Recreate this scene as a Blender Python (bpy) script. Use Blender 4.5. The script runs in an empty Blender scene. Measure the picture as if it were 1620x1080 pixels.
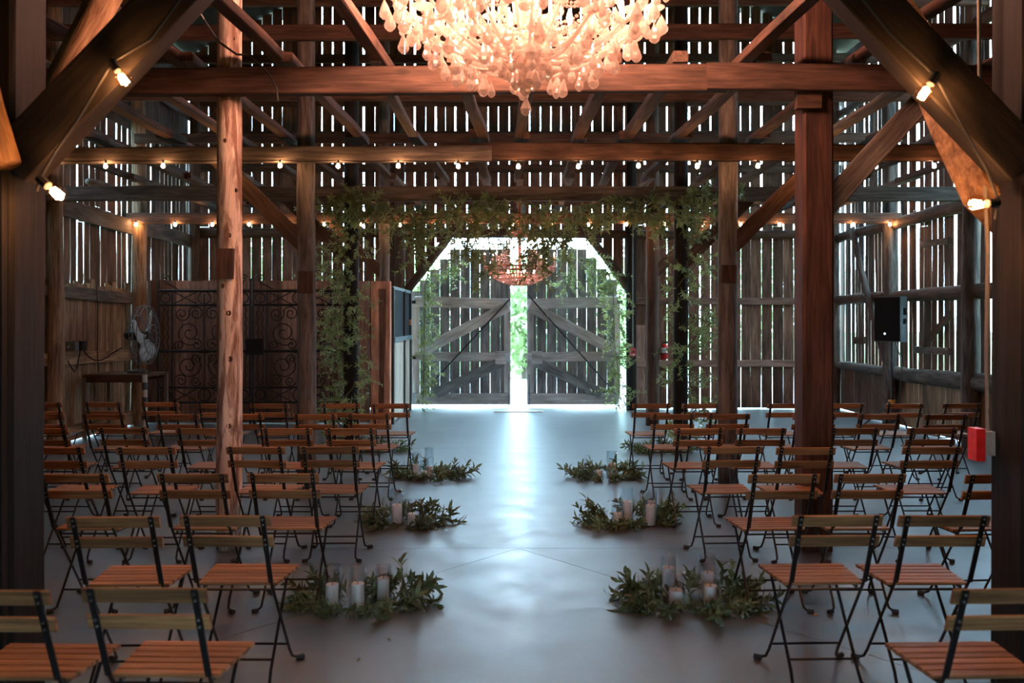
import bpy, math, random
from mathutils import Vector, Matrix

R = random.Random(11)
sc = bpy.context.scene
col = sc.collection
F = 1400.0            # focal length in pixels of the 1620 x 1080 frame
HC = 1.62             # camera height


def PX(px, Y):        # measured column -> X at depth Y
    return (px - 820.0) * Y / F


def PZ(py, Y):        # measured line -> height at depth Y
    return HC + (508.0 - py) * Y / F


# ------------------------------------------------------------------ camera
cam = bpy.data.cameras.new('camera')
cam.lens = F / 1620.0 * 36.0
cam.sensor_width = 36.0
cam.shift_x = -10.0 / 1620.0
cam.shift_y = -32.0 / 1620.0
cam.clip_end = 300
cam.dof.use_dof = True
cam.dof.focus_distance = 8.0
cam.dof.aperture_fstop = 2.8
cam_o = bpy.data.objects.new('camera', cam)
cam_o.location = (0, 0, HC)
cam_o.rotation_euler = (math.pi / 2, 0, 0)
col.objects.link(cam_o)
sc.camera = cam_o

# ------------------------------------------------------------------ sky and exposure
SKY = 18.0
w = bpy.data.worlds.new('world')
sc.world = w
w.use_nodes = True
w.node_tree.nodes['Background'].inputs[0].default_value = (0.52, 0.80, 1.0, 1)
w.node_tree.nodes['Background'].inputs[1].default_value = SKY
sc.view_settings.view_transform = 'Standard'
sc.view_settings.look = 'None'
sc.view_settings.gamma = 1
sc.view_settings.use_curve_mapping = False
sc.view_settings.exposure = 0.5
try:
    sc.cycles.max_bounces = 10
    sc.cycles.diffuse_bounces = 5
    sc.cycles.glossy_bounces = 5
    sc.cycles.transmission_bounces = 8
    sc.cycles.transparent_max_bounces = 16
    sc.cycles.caustics_reflective = False
    sc.cycles.caustics_refractive = False
    sc.cycles.sample_clamp_indirect = 6.0
except Exception:
    pass

# ------------------------------------------------------------------ materials


def new_mat(name):
    m = bpy.data.materials.new(name)
    m.use_nodes = True
    nt = m.node_tree
    return m, nt, nt.nodes['Principled BSDF']


def node(nt, kind, **kw):
    n = nt.nodes.new(kind)
    for k, v in kw.items():
        setattr(n, k, v)
    return n


def setc(sock, c):
    sock.default_value = (c[0], c[1], c[2], 1)


def ramp(nt, stops):
    r = node(nt, 'ShaderNodeValToRGB')
    while len(r.color_ramp.elements) < len(stops):
        r.color_ramp.elements.new(0.5)
    for e, (p, c) in zip(r.color_ramp.elements, stops):
        e.position = p
        e.color = (c[0], c[1], c[2], 1)
    return r


def wood(name, dark, light, rough=0.75, grain=16.0, vary=0.35, bump=0.35, blotch=0.5, knots=0.0, spec=0.3, c0=0.36, c1=0.64):
    """Long-grained timber; the grain runs along each piece's local X."""
    m, nt, b = new_mat(name)
    L = nt.links
    tc = node(nt, 'ShaderNodeTexCoord')
    oi = node(nt, 'ShaderNodeObjectInfo')
    off = node(nt, 'ShaderNodeVectorMath', operation='SCALE')
    off.inputs[0].default_value = (37.0, 19.0, 53.0)
    L.new(oi.outputs['Random'], off.inputs['Scale'])
    add = node(nt, 'ShaderNodeVectorMath', operation='ADD')
    L.new(tc.outputs['Object'], add.inputs[0])
    L.new(off.outputs[0], add.inputs[1])
    mp = node(nt, 'ShaderNodeMapping')
    mp.inputs['Scale'].default_value = (1.1, grain, grain)
    L.new(add.outputs[0], mp.inputs['Vector'])
    n1 = node(nt, 'ShaderNodeTexNoise')
    n1.inputs['Scale'].default_value = 2.2
    n1.inputs['Detail'].default_value = 7
    n1.inputs['Roughness'].default_value = 0.65
    n1.inputs['Distortion'].default_value = 0.7
    L.new(mp.outputs[0], n1.inputs['Vector'])
    r1 = ramp(nt, [(c0, dark), (0.50, [(a + c) / 2 for a, c in zip(dark, light)]), (c1, light)])
    L.new(n1.outputs['Fac'], r1.inputs[0])
    n2 = node(nt, 'ShaderNodeTexNoise')
    n2.inputs['Scale'].default_value = 2.0
    n2.inputs['Detail'].default_value = 3
    mp2 = node(nt, 'ShaderNodeMapping')
    mp2.inputs['Scale'].default_value = (0.8, 3.0, 3.0)
    L.new(add.outputs[0], mp2.inputs['Vector'])
    L.new(mp2.outputs[0], n2.inputs['Vector'])
    mr = node(nt, 'ShaderNodeMapRange')
    mr.inputs['From Min'].default_value = 0.3
    mr.inputs['From Max'].default_value = 0.7
    mr.inputs['To Min'].default_value = 1.0 - blotch
    mr.inputs['To Max'].default_value = 1.0 + blotch * 0.4
    L.new(n2.outputs['Fac'], mr.inputs['Value'])
    mv = node(nt, 'ShaderNodeMapRange')
    mv.inputs['To Min'].default_value = 1.0 - vary
    mv.inputs['To Max'].default_value = 1.0 + vary
    L.new(oi.outputs['Random'], mv.inputs['Value'])
    mu = node(nt, 'ShaderNodeMath', operation='MULTIPLY')
    L.new(mr.outputs[0], mu.inputs[0])
    L.new(mv.outputs[0], mu.inputs[1])
    out = mu
    if knots > 0:
        vo = node(nt, 'ShaderNodeTexVoronoi')
        vo.inputs['Scale'].default_value = 1.0
        mp3 = node(nt, 'ShaderNodeMapping')
        mp3.inputs['Scale'].default_value = (2.4, 5.0, 5.0)
        L.new(add.outputs[0], mp3.inputs['Vector'])
        L.new(mp3.outputs[0], vo.inputs['Vector'])
        mk = node(nt, 'ShaderNodeMapRange')
        mk.inputs['From Min'].default_value = 0.06
        mk.inputs['From Max'].default_value = 0.17
        mk.inputs['To Min'].default_value = 1.0 - knots
        mk.inputs['To Max'].default_value = 1.0
        L.new(vo.outputs['Distance'], mk.inputs['Value'])
        mu2 = node(nt, 'ShaderNodeMath', operation='MULTIPLY')
        L.new(mu.outputs[0], mu2.inputs[0])
        L.new(mk.outputs[0], mu2.inputs[1])
        out = mu2
    vm = node(nt, 'ShaderNodeVectorMath', operation='SCALE')
    L.new(r1.outputs[0], vm.inputs[0])
    L.new(out.outputs[0], vm.inputs['Scale'])
    L.new(vm.outputs[0], b.inputs['Base Color'])
    b.inputs['Roughness'].default_value = rough
    b.inputs['Specular IOR Level'].default_value = spec
    bp = node(nt, 'ShaderNodeBump')
    bp.inputs['Strength'].default_value = bump
    bp.inputs['Distance'].default_value = 0.01
    L.new(n1.outputs['Fac'], bp.inputs['Height'])
    L.new(bp.outputs[0], b.inputs['Normal'])
    return m


def plain(name, c, rough=0.5, metal=0.0, noise=0.15, spec=0.5, scale=30.0):
    m, nt, b = new_mat(name)
    tc = node(nt, 'ShaderNodeTexCoord')
    n = node(nt, 'ShaderNodeTexNoise')
    n.inputs['Scale'].default_value = scale
    n.inputs['Detail'].default_value = 4
    nt.links.new(tc.outputs['Object'], n.inputs['Vector'])
    r = ramp(nt, [(0.3, [x * (1 - noise) for x in c]), (0.7, [min(1, x * (1 + noise)) for x in c])])
    nt.links.new(n.outputs['Fac'], r.inputs[0])
    nt.links.new(r.outputs[0], b.inputs['Base Color'])
    b.inputs['Roughness'].default_value = rough
    b.inputs['Metallic'].default_value = metal
    b.inputs['Specular IOR Level'].default_value = spec
    return m


def emit(name, c, s):
    m, nt, b = new_mat(name)
    setc(b.inputs['Base Color'], (0.8, 0.6, 0.4))
    setc(b.inputs['Emission Color'], c)
    b.inputs['Emission Strength'].default_value = s
    return m


def thin_glass(name, tint=(0.95, 0.98, 1.0), refl=0.12):
    m, nt, b = new_mat(name)
    nt.nodes.remove(b)
    out = nt.nodes['Material Output']
    tr = node(nt, 'ShaderNodeBsdfTransparent')
    setc(tr.inputs[0], tint)
    gl = node(nt, 'ShaderNodeBsdfGlossy')
    gl.inputs['Roughness'].default_value = 0.05
    fr = node(nt, 'ShaderNodeLayerWeight')
    fr.inputs['Blend'].default_value = 0.35
    mx = node(nt, 'ShaderNodeMixShader')
    ad = node(nt, 'ShaderNodeMath', operation='MULTIPLY_ADD')
    ad.inputs[1].default_value = 0.22
    ad.inputs[2].default_value = refl * 0.15
    nt.links.new(fr.outputs['Facing'], ad.inputs[0])
    nt.links.new(ad.outputs[0], mx.inputs[0])
    nt.links.new(tr.outputs[0], mx.inputs[1])
    nt.links.new(gl.outputs[0], mx.inputs[2])
    nt.links.new(mx.outputs[0], out.inputs['Surface'])
    return m


def crystal(name, c):
    m, nt, b = new_mat(name)
    nt.nodes.remove(b)
    out = nt.nodes['Material Output']
    tl = node(nt, 'ShaderNodeBsdfTranslucent'); setc(tl.inputs[0], c)
    df = node(nt, 'ShaderNodeBsdfDiffuse'); setc(df.inputs[0], c)
    gl = node(nt, 'ShaderNodeBsdfGlossy'); gl.inputs['Roughness'].default_value = 0.08
    tr = node(nt, 'ShaderNodeBsdfTransparent'); setc(tr.inputs[0], (0.95, 0.93, 0.93))
    a = node(nt, 'ShaderNodeMixShader'); a.inputs[0].default_value = 0.5
    nt.links.new(tl.outputs[0], a.inputs[1]); nt.links.new(df.outputs[0], a.inputs[2])
    lw = node(nt, 'ShaderNodeLayerWeight'); lw.inputs['Blend'].default_value = 0.45
    e = node(nt, 'ShaderNodeMixShader')
    fa = node(nt, 'ShaderNodeMath', operation='MULTIPLY_ADD'); fa.inputs[1].default_value = 0.6; fa.inputs[2].default_value = 0.35
    nt.links.new(lw.outputs['Facing'], fa.inputs[0]); nt.links.new(fa.outputs[0], e.inputs[0])
    nt.links.new(tr.outputs[0], e.inputs[1]); nt.links.new(a.outputs[0], e.inputs[2])
    g = node(nt, 'ShaderNodeMixShader'); g.inputs[0].default_value = 0.22
    nt.links.new(e.outputs[0], g.inputs[1]); nt.links.new(gl.outputs[0], g.inputs[2])
    nt.links.new(g.outputs[0], out.inputs['Surface'])
    return m


def leaf_mat(name, dark, light):
    m, nt, b = new_mat(name)
    nt.nodes.remove(b)
    out = nt.nodes['Material Output']
    oi = node(nt, 'ShaderNodeObjectInfo')
    tc = node(nt, 'ShaderNodeTexCoord')
    n = node(nt, 'ShaderNodeTexNoise'); n.inputs['Scale'].default_value = 14
    nt.links.new(tc.outputs['Object'], n.inputs['Vector'])
    ad = node(nt, 'ShaderNodeMath', operation='ADD')
    nt.links.new(oi.outputs['Random'], ad.inputs[0]); nt.links.new(n.outputs['Fac'], ad.inputs[1])
    hf = node(nt, 'ShaderNodeMath', operation='MULTIPLY'); hf.inputs[1].default_value = 0.5
    nt.links.new(ad.outputs[0], hf.inputs[0])
    r = ramp(nt, [(0.2, dark), (0.8, light)])
    nt.links.new(hf.outputs[0], r.inputs[0])
    df = node(nt, 'ShaderNodeBsdfDiffuse'); tl = node(nt, 'ShaderNodeBsdfTranslucent')
    gl = node(nt, 'ShaderNodeBsdfGlossy'); gl.inputs['Roughness'].default_value = 0.4
    for s in (df, tl):
        nt.links.new(r.outputs[0], s.inputs[0])
    a = node(nt, 'ShaderNodeMixShader'); a.inputs[0].default_value = 0.55
    nt.links.new(df.outputs[0], a.inputs[1]); nt.links.new(tl.outputs[0], a.inputs[2])
    g = node(nt, 'ShaderNodeMixShader'); g.inputs[0].default_value = 0.08
    nt.links.new(a.outputs[0], g.inputs[1]); nt.links.new(gl.outputs[0], g.inputs[2])
    nt.links.new(g.outputs[0], out.inputs['Surface'])
    return m


def concrete(name):
    m, nt, b = new_mat(name)
    L = nt.links
    tc = node(nt, 'ShaderNodeTexCoord')
    n1 = node(nt, 'ShaderNodeTexNoise'); n1.inputs['Scale'].default_value = 0.7; n1.inputs['Detail'].default_value = 3
    n1.inputs['Roughness'].default_value = 0.6
    n2 = node(nt, 'ShaderNodeTexNoise'); n2.inputs['Scale'].default_value = 26; n2.inputs['Detail'].default_value = 5
    for n in (n1, n2):
        L.new(tc.outputs['Object'], n.inputs['Vector'])
    r = ramp(nt, [(0.25, (0.045, 0.048, 0.05)), (0.55, (0.065, 0.070, 0.073)), (0.8, (0.09, 0.096, 0.10))])
    L.new(n1.outputs['Fac'], r.inputs[0])
    mr = node(nt, 'ShaderNodeMapRange')
    mr.inputs['From Min'].default_value = 0.3; mr.inputs['From Max'].default_value = 0.7
    mr.inputs['To Min'].default_value = 0.82; mr.inputs['To Max'].default_value = 1.12
    L.new(n2.outputs['Fac'], mr.inputs['Value'])
    vm = node(nt, 'ShaderNodeVectorMath', operation='SCALE')
    L.new(r.outputs[0], vm.inputs[0]); L.new(mr.outputs[0], vm.inputs['Scale'])
    L.new(vm.outputs[0], b.inputs['Base Color'])
    n3 = node(nt, 'ShaderNodeTexNoise'); n3.inputs['Scale'].default_value = 3.2; n3.inputs['Detail'].default_value = 6
    n3.inputs['Roughness'].default_value = 0.65
    L.new(tc.outputs['Object'], n3.inputs['Vector'])
    rr = node(nt, 'ShaderNodeMapRange')
    rr.inputs['From Min'].default_value = 0.3; rr.inputs['From Max'].default_value = 0.7
    rr.inputs['To Min'].default_value = 0.29; rr.inputs['To Max'].default_value = 0.45
    L.new(n3.outputs['Fac'], rr.inputs['Value']); L.new(rr.outputs[0], b.inputs['Roughness'])
    b.inputs['IOR'].default_value = 2.5
    b.inputs['Specular IOR Level'].default_value = 1.0
    setc(b.inputs['Specular Tint'], (0.88, 0.96, 1.0))
    b.inputs['Coat Weight'].default_value = 0.06
    b.inputs['Coat Roughness'].default_value = 0.2
    return m


M = {
    'floor': concrete('sealed_concrete'),
    'joint': plain('floor_joint', (0.07, 0.06, 0.055), 0.8),
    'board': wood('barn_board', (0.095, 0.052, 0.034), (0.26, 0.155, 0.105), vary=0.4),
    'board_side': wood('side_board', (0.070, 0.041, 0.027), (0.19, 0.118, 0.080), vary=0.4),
    'lining': wood('lining_board', (0.15, 0.10, 0.06), (0.44, 0.31, 0.20), vary=0.3),
    'grey': wood('grey_timber', (0.085, 0.07, 0.06), (0.23, 0.195, 0.165), vary=0.2),
    'brown': wood('brown_timber', (0.042, 0.021, 0.014), (0.105, 0.058, 0.040), vary=0.15, knots=0.5),
    'dark': wood('dark_timber', (0.06, 0.035, 0.024), (0.16, 0.098, 0.066), vary=0.2),
    'black': wood('tarred_timber', (0.005, 0.004, 0.0035), (0.018, 0.0135, 0.011), vary=0.15),
    'red': wood('red_post', (0.045, 0.019, 0.013), (0.11, 0.048, 0.032), vary=0.05),
    'pale': wood('peeled_log', (0.26, 0.14, 0.10), (0.92, 0.74, 0.62), grain=8, vary=0.05, bump=1.0, knots=0.75, blotch=0.35, c0=0.40, c1=0.56),
    'log': wood('grey_log', (0.06, 0.05, 0.045), (0.20, 0.175, 0.155), grain=9, vary=0.15, bump=0.7),
    'orange': wood('cedar_board', (0.66, 0.28, 0.15), (0.95, 0.50, 0.32), vary=0.05, grain=10),
    'brace': wood('honey_brace', (0.20, 0.10, 0.045), (0.52, 0.31, 0.16), vary=0.1, grain=9, bump=0.9, knots=0.5),
    'cream': wood('cream_board', (0.52, 0.45, 0.36), (0.80, 0.72, 0.62), vary=0.08, blotch=0.2),
    'door': wood('door_board', (0.18, 0.225, 0.25), (0.42, 0.49, 0.54), vary=0.2),
    'door_rail': wood('door_rail', (0.55, 0.62, 0.65), (0.84, 0.92, 0.95), vary=0.15),
    'panel': wood('panel_board', (0.17, 0.105, 0.08), (0.42, 0.28, 0.22), vary=0.45, blotch=0.3),
    'chair': wood('oiled_slat', (0.19, 0.078, 0.030), (0.50, 0.25, 0.105), rough=0.5, grain=30, vary=0.22, bump=0.1, blotch=0.25, spec=0.5),
    'table': wood('table_wood', (0.06, 0.035, 0.025), (0.16, 0.095, 0.06), rough=0.6),
    'iron': plain('black_iron', (0.022, 0.022, 0.024), 0.45, 0.6),
    'steel': plain('painted_steel', (0.018, 0.019, 0.021), 0.35, 0.3),
    'bars': plain('stall_bars', (0.05, 0.075, 0.09), 0.5, 0.3),
    'stallrail': plain('stall_rail', (0.22, 0.29, 0.31), 0.45, 0.4),
    'rubber': plain('rubber', (0.02, 0.02, 0.02), 0.7),
    'bolt': plain('zinc_bolt', (0.55, 0.58, 0.60), 0.3, 0.9),
    'plastic': plain('black_plastic', (0.018, 0.019, 0.021), 0.45),
    'greyplastic': plain('grey_plastic', (0.12, 0.15, 0.16), 0.5),
    'mesh': plain('speaker_grille', (0.008, 0.008, 0.009), 0.8, 0.0, spec=0.2),
    'white': plain('white_paint', (0.80, 0.80, 0.78), 0.5),
    'red_paint': plain('red_paint', (0.72, 0.02, 0.018), 0.35),
    'pink': plain('alarm_red', (0.75, 0.10, 0.12), 0.4),
    'paper': plain('label_paper', (0.85, 0.85, 0.85), 0.6),
    'galv': plain('galvanised', (0.20, 0.18, 0.16), 0.6, 0.3),
    'box': plain('box_grey', (0.42, 0.38, 0.34), 0.5, 0.3),
    'cable': plain('black_cable', (0.015, 0.015, 0.015), 0.5),
    'fan': plain('fan_blade', (0.42, 0.52, 0.55), 0.35),
    'wax': plain('ivory_wax', (0.88, 0.85, 0.78), 0.5, noise=0.04),
    'wick': plain('wick', (0.03, 0.025, 0.02), 0.9),
    'yellow': plain('yellow_collar', (0.75, 0.36, 0.04), 0.5),
    'glass': thin_glass('clear_glass'),
    'bulbglass': thin_glass('amber_glass', (1.0, 0.86, 0.7), 0.1),
    'brass': plain('brass', (0.75, 0.42, 0.22), 0.3, 0.9),
    'copper': plain('copper_ring', (0.72, 0.28, 0.16), 0.35, 0.8),
    'crystal': crystal('crystal_glass', (1.0, 0.88, 0.80)),
    'crystal2': crystal('pink_crystal', (0.95, 0.72, 0.68)),
    'leaf': leaf_mat('olive_leaf', (0.15, 0.20, 0.07), (0.46, 0.54, 0.22)),
    'tree': leaf_mat('tree_leaf', (0.18, 0.27, 0.09), (0.42, 0.54, 0.24)),
    'stem': plain('green_stem', (0.09, 0.09, 0.035), 0.7),
    'bark': plain('bark', (0.10, 0.08, 0.06), 0.9),
    'ground': plain('pale_paving', (0.34, 0.335, 0.32), 0.8, scale=3),
    'roof': plain('roof_boards', (0.055, 0.042, 0.034), 0.85, scale=4),
    'bulb': emit('bulb_glow', (1.0, 0.46, 0.20), 130.0),
    'filament': emit('filament_glow', (1.0, 0.46, 0.18), 700.0),
    'candle_bulb': emit('candle_bulb_glow', (1.0, 0.46, 0.30), 740.0),
    'bulb2': emit('basket_bulb_glow', (1.0, 0.48, 0.36), 90.0),
    'led': emit('led_glow', (0.8, 0.9, 1.0), 6.0),
}

# ------------------------------------------------------------------ mesh helpers
I4 = Matrix.Identity(4)


class MB:
    def __init__(s):
        s.v = []
        s.f = []

    def add(s, vs, fs):
        b = len(s.v)
        s.v.extend(tuple(x) for x in vs)
        s.f.extend(tuple(b + i for i in f) for f in fs)
        return s

    def box(s, c, d, rot=None):
        hx, hy, hz = d[0] / 2, d[1] / 2, d[2] / 2
        vs = [Vector((x, y, z)) for x in (-hx, hx) for y in (-hy, hy) for z in (-hz, hz)]
        if rot is not None:
            vs = [rot @ v for v in vs]
        c = Vector(c)
        return s.add([v + c for v in vs], [(0, 1, 3, 2), (4, 6, 7, 5), (0, 4, 5, 1), (2, 3, 7, 6), (0, 2, 6, 4), (1, 5, 7, 3)])

    def tube(s, pts, rad, n=8, cap=True):
        pts = [Vector(p) for p in pts]
        if not hasattr(rad, '__len__'):
            rad = [rad] * len(pts)
        rings = []
        t0 = (pts[1] - pts[0]).normalized()
        u = t0.orthogonal().normalized()
        for i, p in enumerate(pts):
            a = pts[max(i - 1, 0)]
            c = pts[min(i + 1, len(pts) - 1)]
            t = (c - a)
            t = t.normalized() if t.length > 1e-9 else t0
            u = (u - t * u.dot(t))
            u = u.normalized() if u.length > 1e-6 else t.orthogonal().normalized()
            q = t.cross(u)
            rings.append([p + (u * math.cos(k * math.tau / n) + q * math.sin(k * math.tau / n)) * rad[i] for k in range(n)])
        vs = [x for r in rings for x in r]
        fs = []
        for i in range(len(pts) - 1):
            for k in range(n):
                k2 = (k + 1) % n
                fs.append((i * n + k, i * n + k2, (i + 1) * n + k2, (i + 1) * n + k))
        if cap:
            fs.append(tuple(range(n - 1, -1, -1)))
            fs.append(tuple((len(pts) - 1) * n + k for k in range(n)))
        return s.add(vs, fs)

    def lathe(s, prof, n=16, c=(0, 0, 0), cap=True):
        c = Vector(c)
        vs, fs = [], []
        for r, z in prof:
            for k in range(n):
                a = k * math.tau / n
                vs.append(c + Vector((r * math.cos(a), r * math.sin(a), z)))
        for i in range(len(prof) - 1):
            for k in range(n):
                k2 = (k + 1) % n
                fs.append((i * n + k, i * n + k2, (i + 1) * n + k2, (i + 1) * n + k))
        if cap:
            if prof[0][0] > 1e-4:
                fs.append(tuple(range(n - 1, -1, -1)))
            if prof[-1][0] > 1e-4:
                fs.append(tuple((len(prof) - 1) * n + k for k in range(n)))
        return s.add(vs, fs)

    def ring(s, R_, r, c=(0, 0, 0), n=32, m=6, nrm=(0, 0, 1)):
        nz = Vector(nrm).normalized()
        ux = nz.orthogonal().normalized()
        uy = nz.cross(ux)
        c = Vector(c)
        vs, fs = [], []
        for i in range(n):
            a = i * math.tau / n
            d = ux * math.cos(a) + uy * math.sin(a)
            for k in range(m):
                b = k * math.tau / m
                vs.append(c + d * (R_ + r * math.cos(b)) + nz * (r * math.sin(b)))
        for i in range(n):
            for k in range(m):
                i2, k2 = (i + 1) % n, (k + 1) % m
                fs.append((i * m + k, i2 * m + k, i2 * m + k2, i * m + k2))
        return s.add(vs, fs)

    def prism(s, poly, y0, y1):
        """Outline in x, z pulled from y0 to y1."""
        n = len(poly)
        vs = [(x, y0, z) for x, z in poly] + [(x, y1, z) for x, z in poly]
        fs = [tuple(range(n)), tuple(range(2 * n - 1, n - 1, -1))]
        fs += [(i, i + n, (i + 1) % n + n, (i + 1) % n) for i in range(n)]
        return s.add(vs, fs)

    def mesh(s, name, mat, smooth=False):
        me = bpy.data.meshes.new(name)
        me.from_pydata(s.v, [], s.f)
        me.materials.append(M[mat] if isinstance(mat, str) else mat)
        if smooth:
            me.polygons.foreach_set('use_smooth', [True] * len(me.polygons))
        me.validate()
        me.update()
        return me

    def build(s, name, mat, parent=None, matrix=None, smooth=False):
        return put(name, s.mesh(name, mat, smooth), parent, matrix)


def put(name, me, parent=None, matrix=None):
    """Link one mesh object; MATRIX is its place in the world."""
    o = bpy.data.objects.new(name, me)
    col.objects.link(o)
    if matrix is not None:
        o.matrix_basis = matrix
    if parent is not None:
        o.parent = parent
        o.matrix_parent_inverse = parent.matrix_basis.inverted()
    return o


def tag(o, label=None, cat=None, group=None, kind=None):
    if label: o['label'] = label
    if cat: o['category'] = cat
    if group: o['group'] = group
    if kind: o['kind'] = kind
    return o


def thing(name, label, cat, loc=(0, 0, 0), rz=0.0, group=None, kind=None):
    e = bpy.data.objects.new(name, None)
    e.empty_display_size = 0.1
    col.objects.link(e)
    e.matrix_basis = Matrix.Translation(loc) @ Matrix.Rotation(rz, 4, 'Z')
    return tag(e, label, cat, group, kind)


def kids(o):
    return [c for c in col.objects if c.parent is o]


def frame(p0, p1, nrm):
    """Matrix: X along p0->p1, Z near nrm, origin half way."""
    p0, p1 = Vector(p0), Vector(p1)
    x = (p1 - p0).normalized()
    z = Vector(nrm)
    z = (z - x * z.dot(x)).normalized()
    y = z.cross(x)
    m = Matrix((x, y, z)).transposed().to_4x4()
    m.translation = (p0 + p1) / 2
    return m


def plank(name, p0, p1, wd, th, nrm, mat, parent=None, rough=0.004, bow=0.004, seg=0.6, cham=0.0, taper=0.0):
    """A sawn board from p0 to p1: width wd across, thickness th along nrm."""
    L = (Vector(p1) - Vector(p0)).length
    n = max(1, min(8, int(L / seg)))
    mb = MB()
    vs, fs = [], []
    k = 4 if cham <= 0 else 8
    for i in range(n + 1):
        t = i / n
        x = -L / 2 + L * t
        hw = wd / 2 * (1 - taper * t)
        ht = th / 2
        b = R.uniform(-bow, bow) if 0 < i < n else 0
        j = lambda: R.uniform(-rough, rough)
        if k == 4:
            vs += [(x, -hw + j(), -ht + b), (x, hw + j(), -ht + b), (x, hw + j(), ht + b), (x, -hw + j(), ht + b)]
        else:
            c = cham
            ring = [(-hw, -ht + c), (-hw + c, -ht), (hw - c, -ht), (hw, -ht + c), (hw, ht - c), (hw - c, ht), (-hw + c, ht), (-hw, ht - c)]
            dy, dz = j(), j()
            vs += [(x, a + dy + j() * 0.5, d + dz + b + j() * 0.5) for a, d in ring]
    for i in range(n):
        for q in range(k):
            q2 = (q + 1) % k
            fs.append((i * k + q, i * k + q2, (i + 1) * k + q2, (i + 1) * k + q))
    fs.append(tuple(range(k - 1, -1, -1)))
    fs.append(tuple(n * k + q for q in range(k)))
    mb.add(vs, fs)
    return mb.build(name, mat, parent, frame(p0, p1, nrm))


def log(name, p0, p1, r0, r1, mat, parent=None, lump=0.06, sides=14, seg=0.22, wander=0.012):
    """A round timber with lumps and a slight wander, grain along local X."""
    L = (Vector(p1) - Vector(p0)).length
    n = max(2, min(40, int(L / seg)))
    ph = [R.uniform(0, 6.28) for _ in range(6)]
    lob = [1 + lump * 0.6 * math.sin(q * 2 * math.tau / sides + ph[0]) + R.uniform(-lump, lump) * 0.4 for q in range(sides)]
    vs, fs = [], []
    for i in range(n + 1):
        t = i / n
        x = -L / 2 + L * t
        r = r0 + (r1 - r0) * t
        cy = wander * math.sin(5 * t + ph[1]) + wander * 0.4 * math.sin(17 * t + ph[2])
        cz = wander * math.sin(4 * t + ph[3]) + wander * 0.4 * math.sin(19 * t + ph[4])
        if i in (0, n): cy = cz = 0
        for q in range(sides):
            a = q * math.tau / sides
            rr = r * (lob[q] + R.uniform(-lump, lump) * 0.35)
            vs.append((x, cy + rr * math.cos(a), cz + rr * math.sin(a)))
    for i in range(n):
        for q in range(sides):
            q2 = (q + 1) % sides
            fs.append((i * sides + q, i * sides + q2, (i + 1) * sides + q2, (i + 1) * sides + q))
    fs.append(tuple(range(sides - 1, -1, -1)))
    fs.append(tuple(n * sides + q for q in range(sides)))
    nrm = (0, -1, 0) if abs((Vector(p1) - Vector(p0)).normalized().y) < 0.9 else (0, 0, 1)
    return MB().add(vs, fs).build(name, mat, parent, frame(p0, p1, nrm), smooth=True)


ORD = ['first', 'second', 'third', 'fourth', 'fifth', 'sixth', 'seventh', 'eighth', 'ninth', 'tenth', 'eleventh', 'twelfth', 'thirteenth', 'fourteenth', 'fifteenth', 'sixteenth', 'seventeenth', 'eighteenth']
XL, XR, YB = -6.1, 5.97, 16.38
BY = [3.82, 6.32, 8.82, 11.3, 13.8, 16.3]
EAVE, RIDGE = 6.5, 9.7


def roof_z(x):
    return EAVE + (RIDGE - EAVE) * (1 - abs(x) / 6.15)


# ------------------------------------------------------------------ floor
fl = thing('floor', 'sealed glossy concrete barn floor', 'floor', (0, 7.5, 0), kind='structure')
MB().box((0, 7.6, -0.06), (12.6, 18.0, 0.10)).build('floor_base', 'joint', fl)


def slab(poly):
    mb = MB()
    n = len(poly)
    cx = sum(p[0] for p in poly) / n
    cy = sum(p[1] for p in poly) / n
    g = 0.0022
    q = []
    for i in range(n):      # draw every side in by g so that a saw-cut joint stays open
        a, b, c = Vector(poly[i - 1]), Vector(poly[i]), Vector(poly[(i + 1) % n])
        e1, e2 = (b - a).normalized(), (c - b).normalized()
        n1, n2 = Vector((-e1.y, e1.x)), Vector((-e2.y, e2.x))
        k = g / max(0.2, 1 + n1.dot(n2))
        q.append(b + (n1 + n2) * k)
    vs = [(p.x, p.y, 0.0) for p in q] + [(p.x, p.y, -0.011) for p in q]
    fs = [tuple(range(n))] + [(i, i + n, (i + 1) % n + n, (i + 1) % n) for i in range(n)]
    mb.add(vs, fs)
    o = mb.build('slab', 'floor', fl)
    return o


XF = 6.25
slab([(-XF, -1.3), (XF, -1.3), (XF, BY[0]), (2.1, BY[0]), (-2.1, BY[0]), (-XF, BY[0])][:4] + [(-XF, BY[0])])
slab([(-2.1, BY[0]), (2.1, BY[0]), (0, BY[1])])
slab([(-XF, BY[0]), (-2.1, BY[0]), (0, BY[1]), (-XF, BY[1])])
slab([(2.1, BY[0]), (XF, BY[0]), (XF, BY[1]), (0, BY[1])])
slab([(-XF, BY[1]), (XF, BY[1]), (XF, BY[3]), (-XF, BY[3])])
slab([(-XF, BY[3]), (XF, BY[3]), (XF, 16.55), (-XF, 16.55)])
o = tag(MB().prism([(-0.45, 0.0), (0.45, 0.0), (0.42, 0.012), (-0.42, 0.012)], 15.75, 16.05).build('door_mat', 'box'), 'thin pale threshold mat lying on the floor before the barn doors', 'mat')

# ------------------------------------------------------------------ back wall
wb = thing('wall_back', 'tall gable wall of gapped vertical barn boards around the doors', 'wall', (0, YB, 0), kind='structure')


def open_low(x):          # height at which boards start: 0 beside the doorway, the lintel above it
    a = abs(x - 0.01)
    if a > 2.03: return 0.02
    if a < 1.30: return 3.16
    return 3.16 - (a - 1.30) / 0.73 * 1.03


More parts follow.
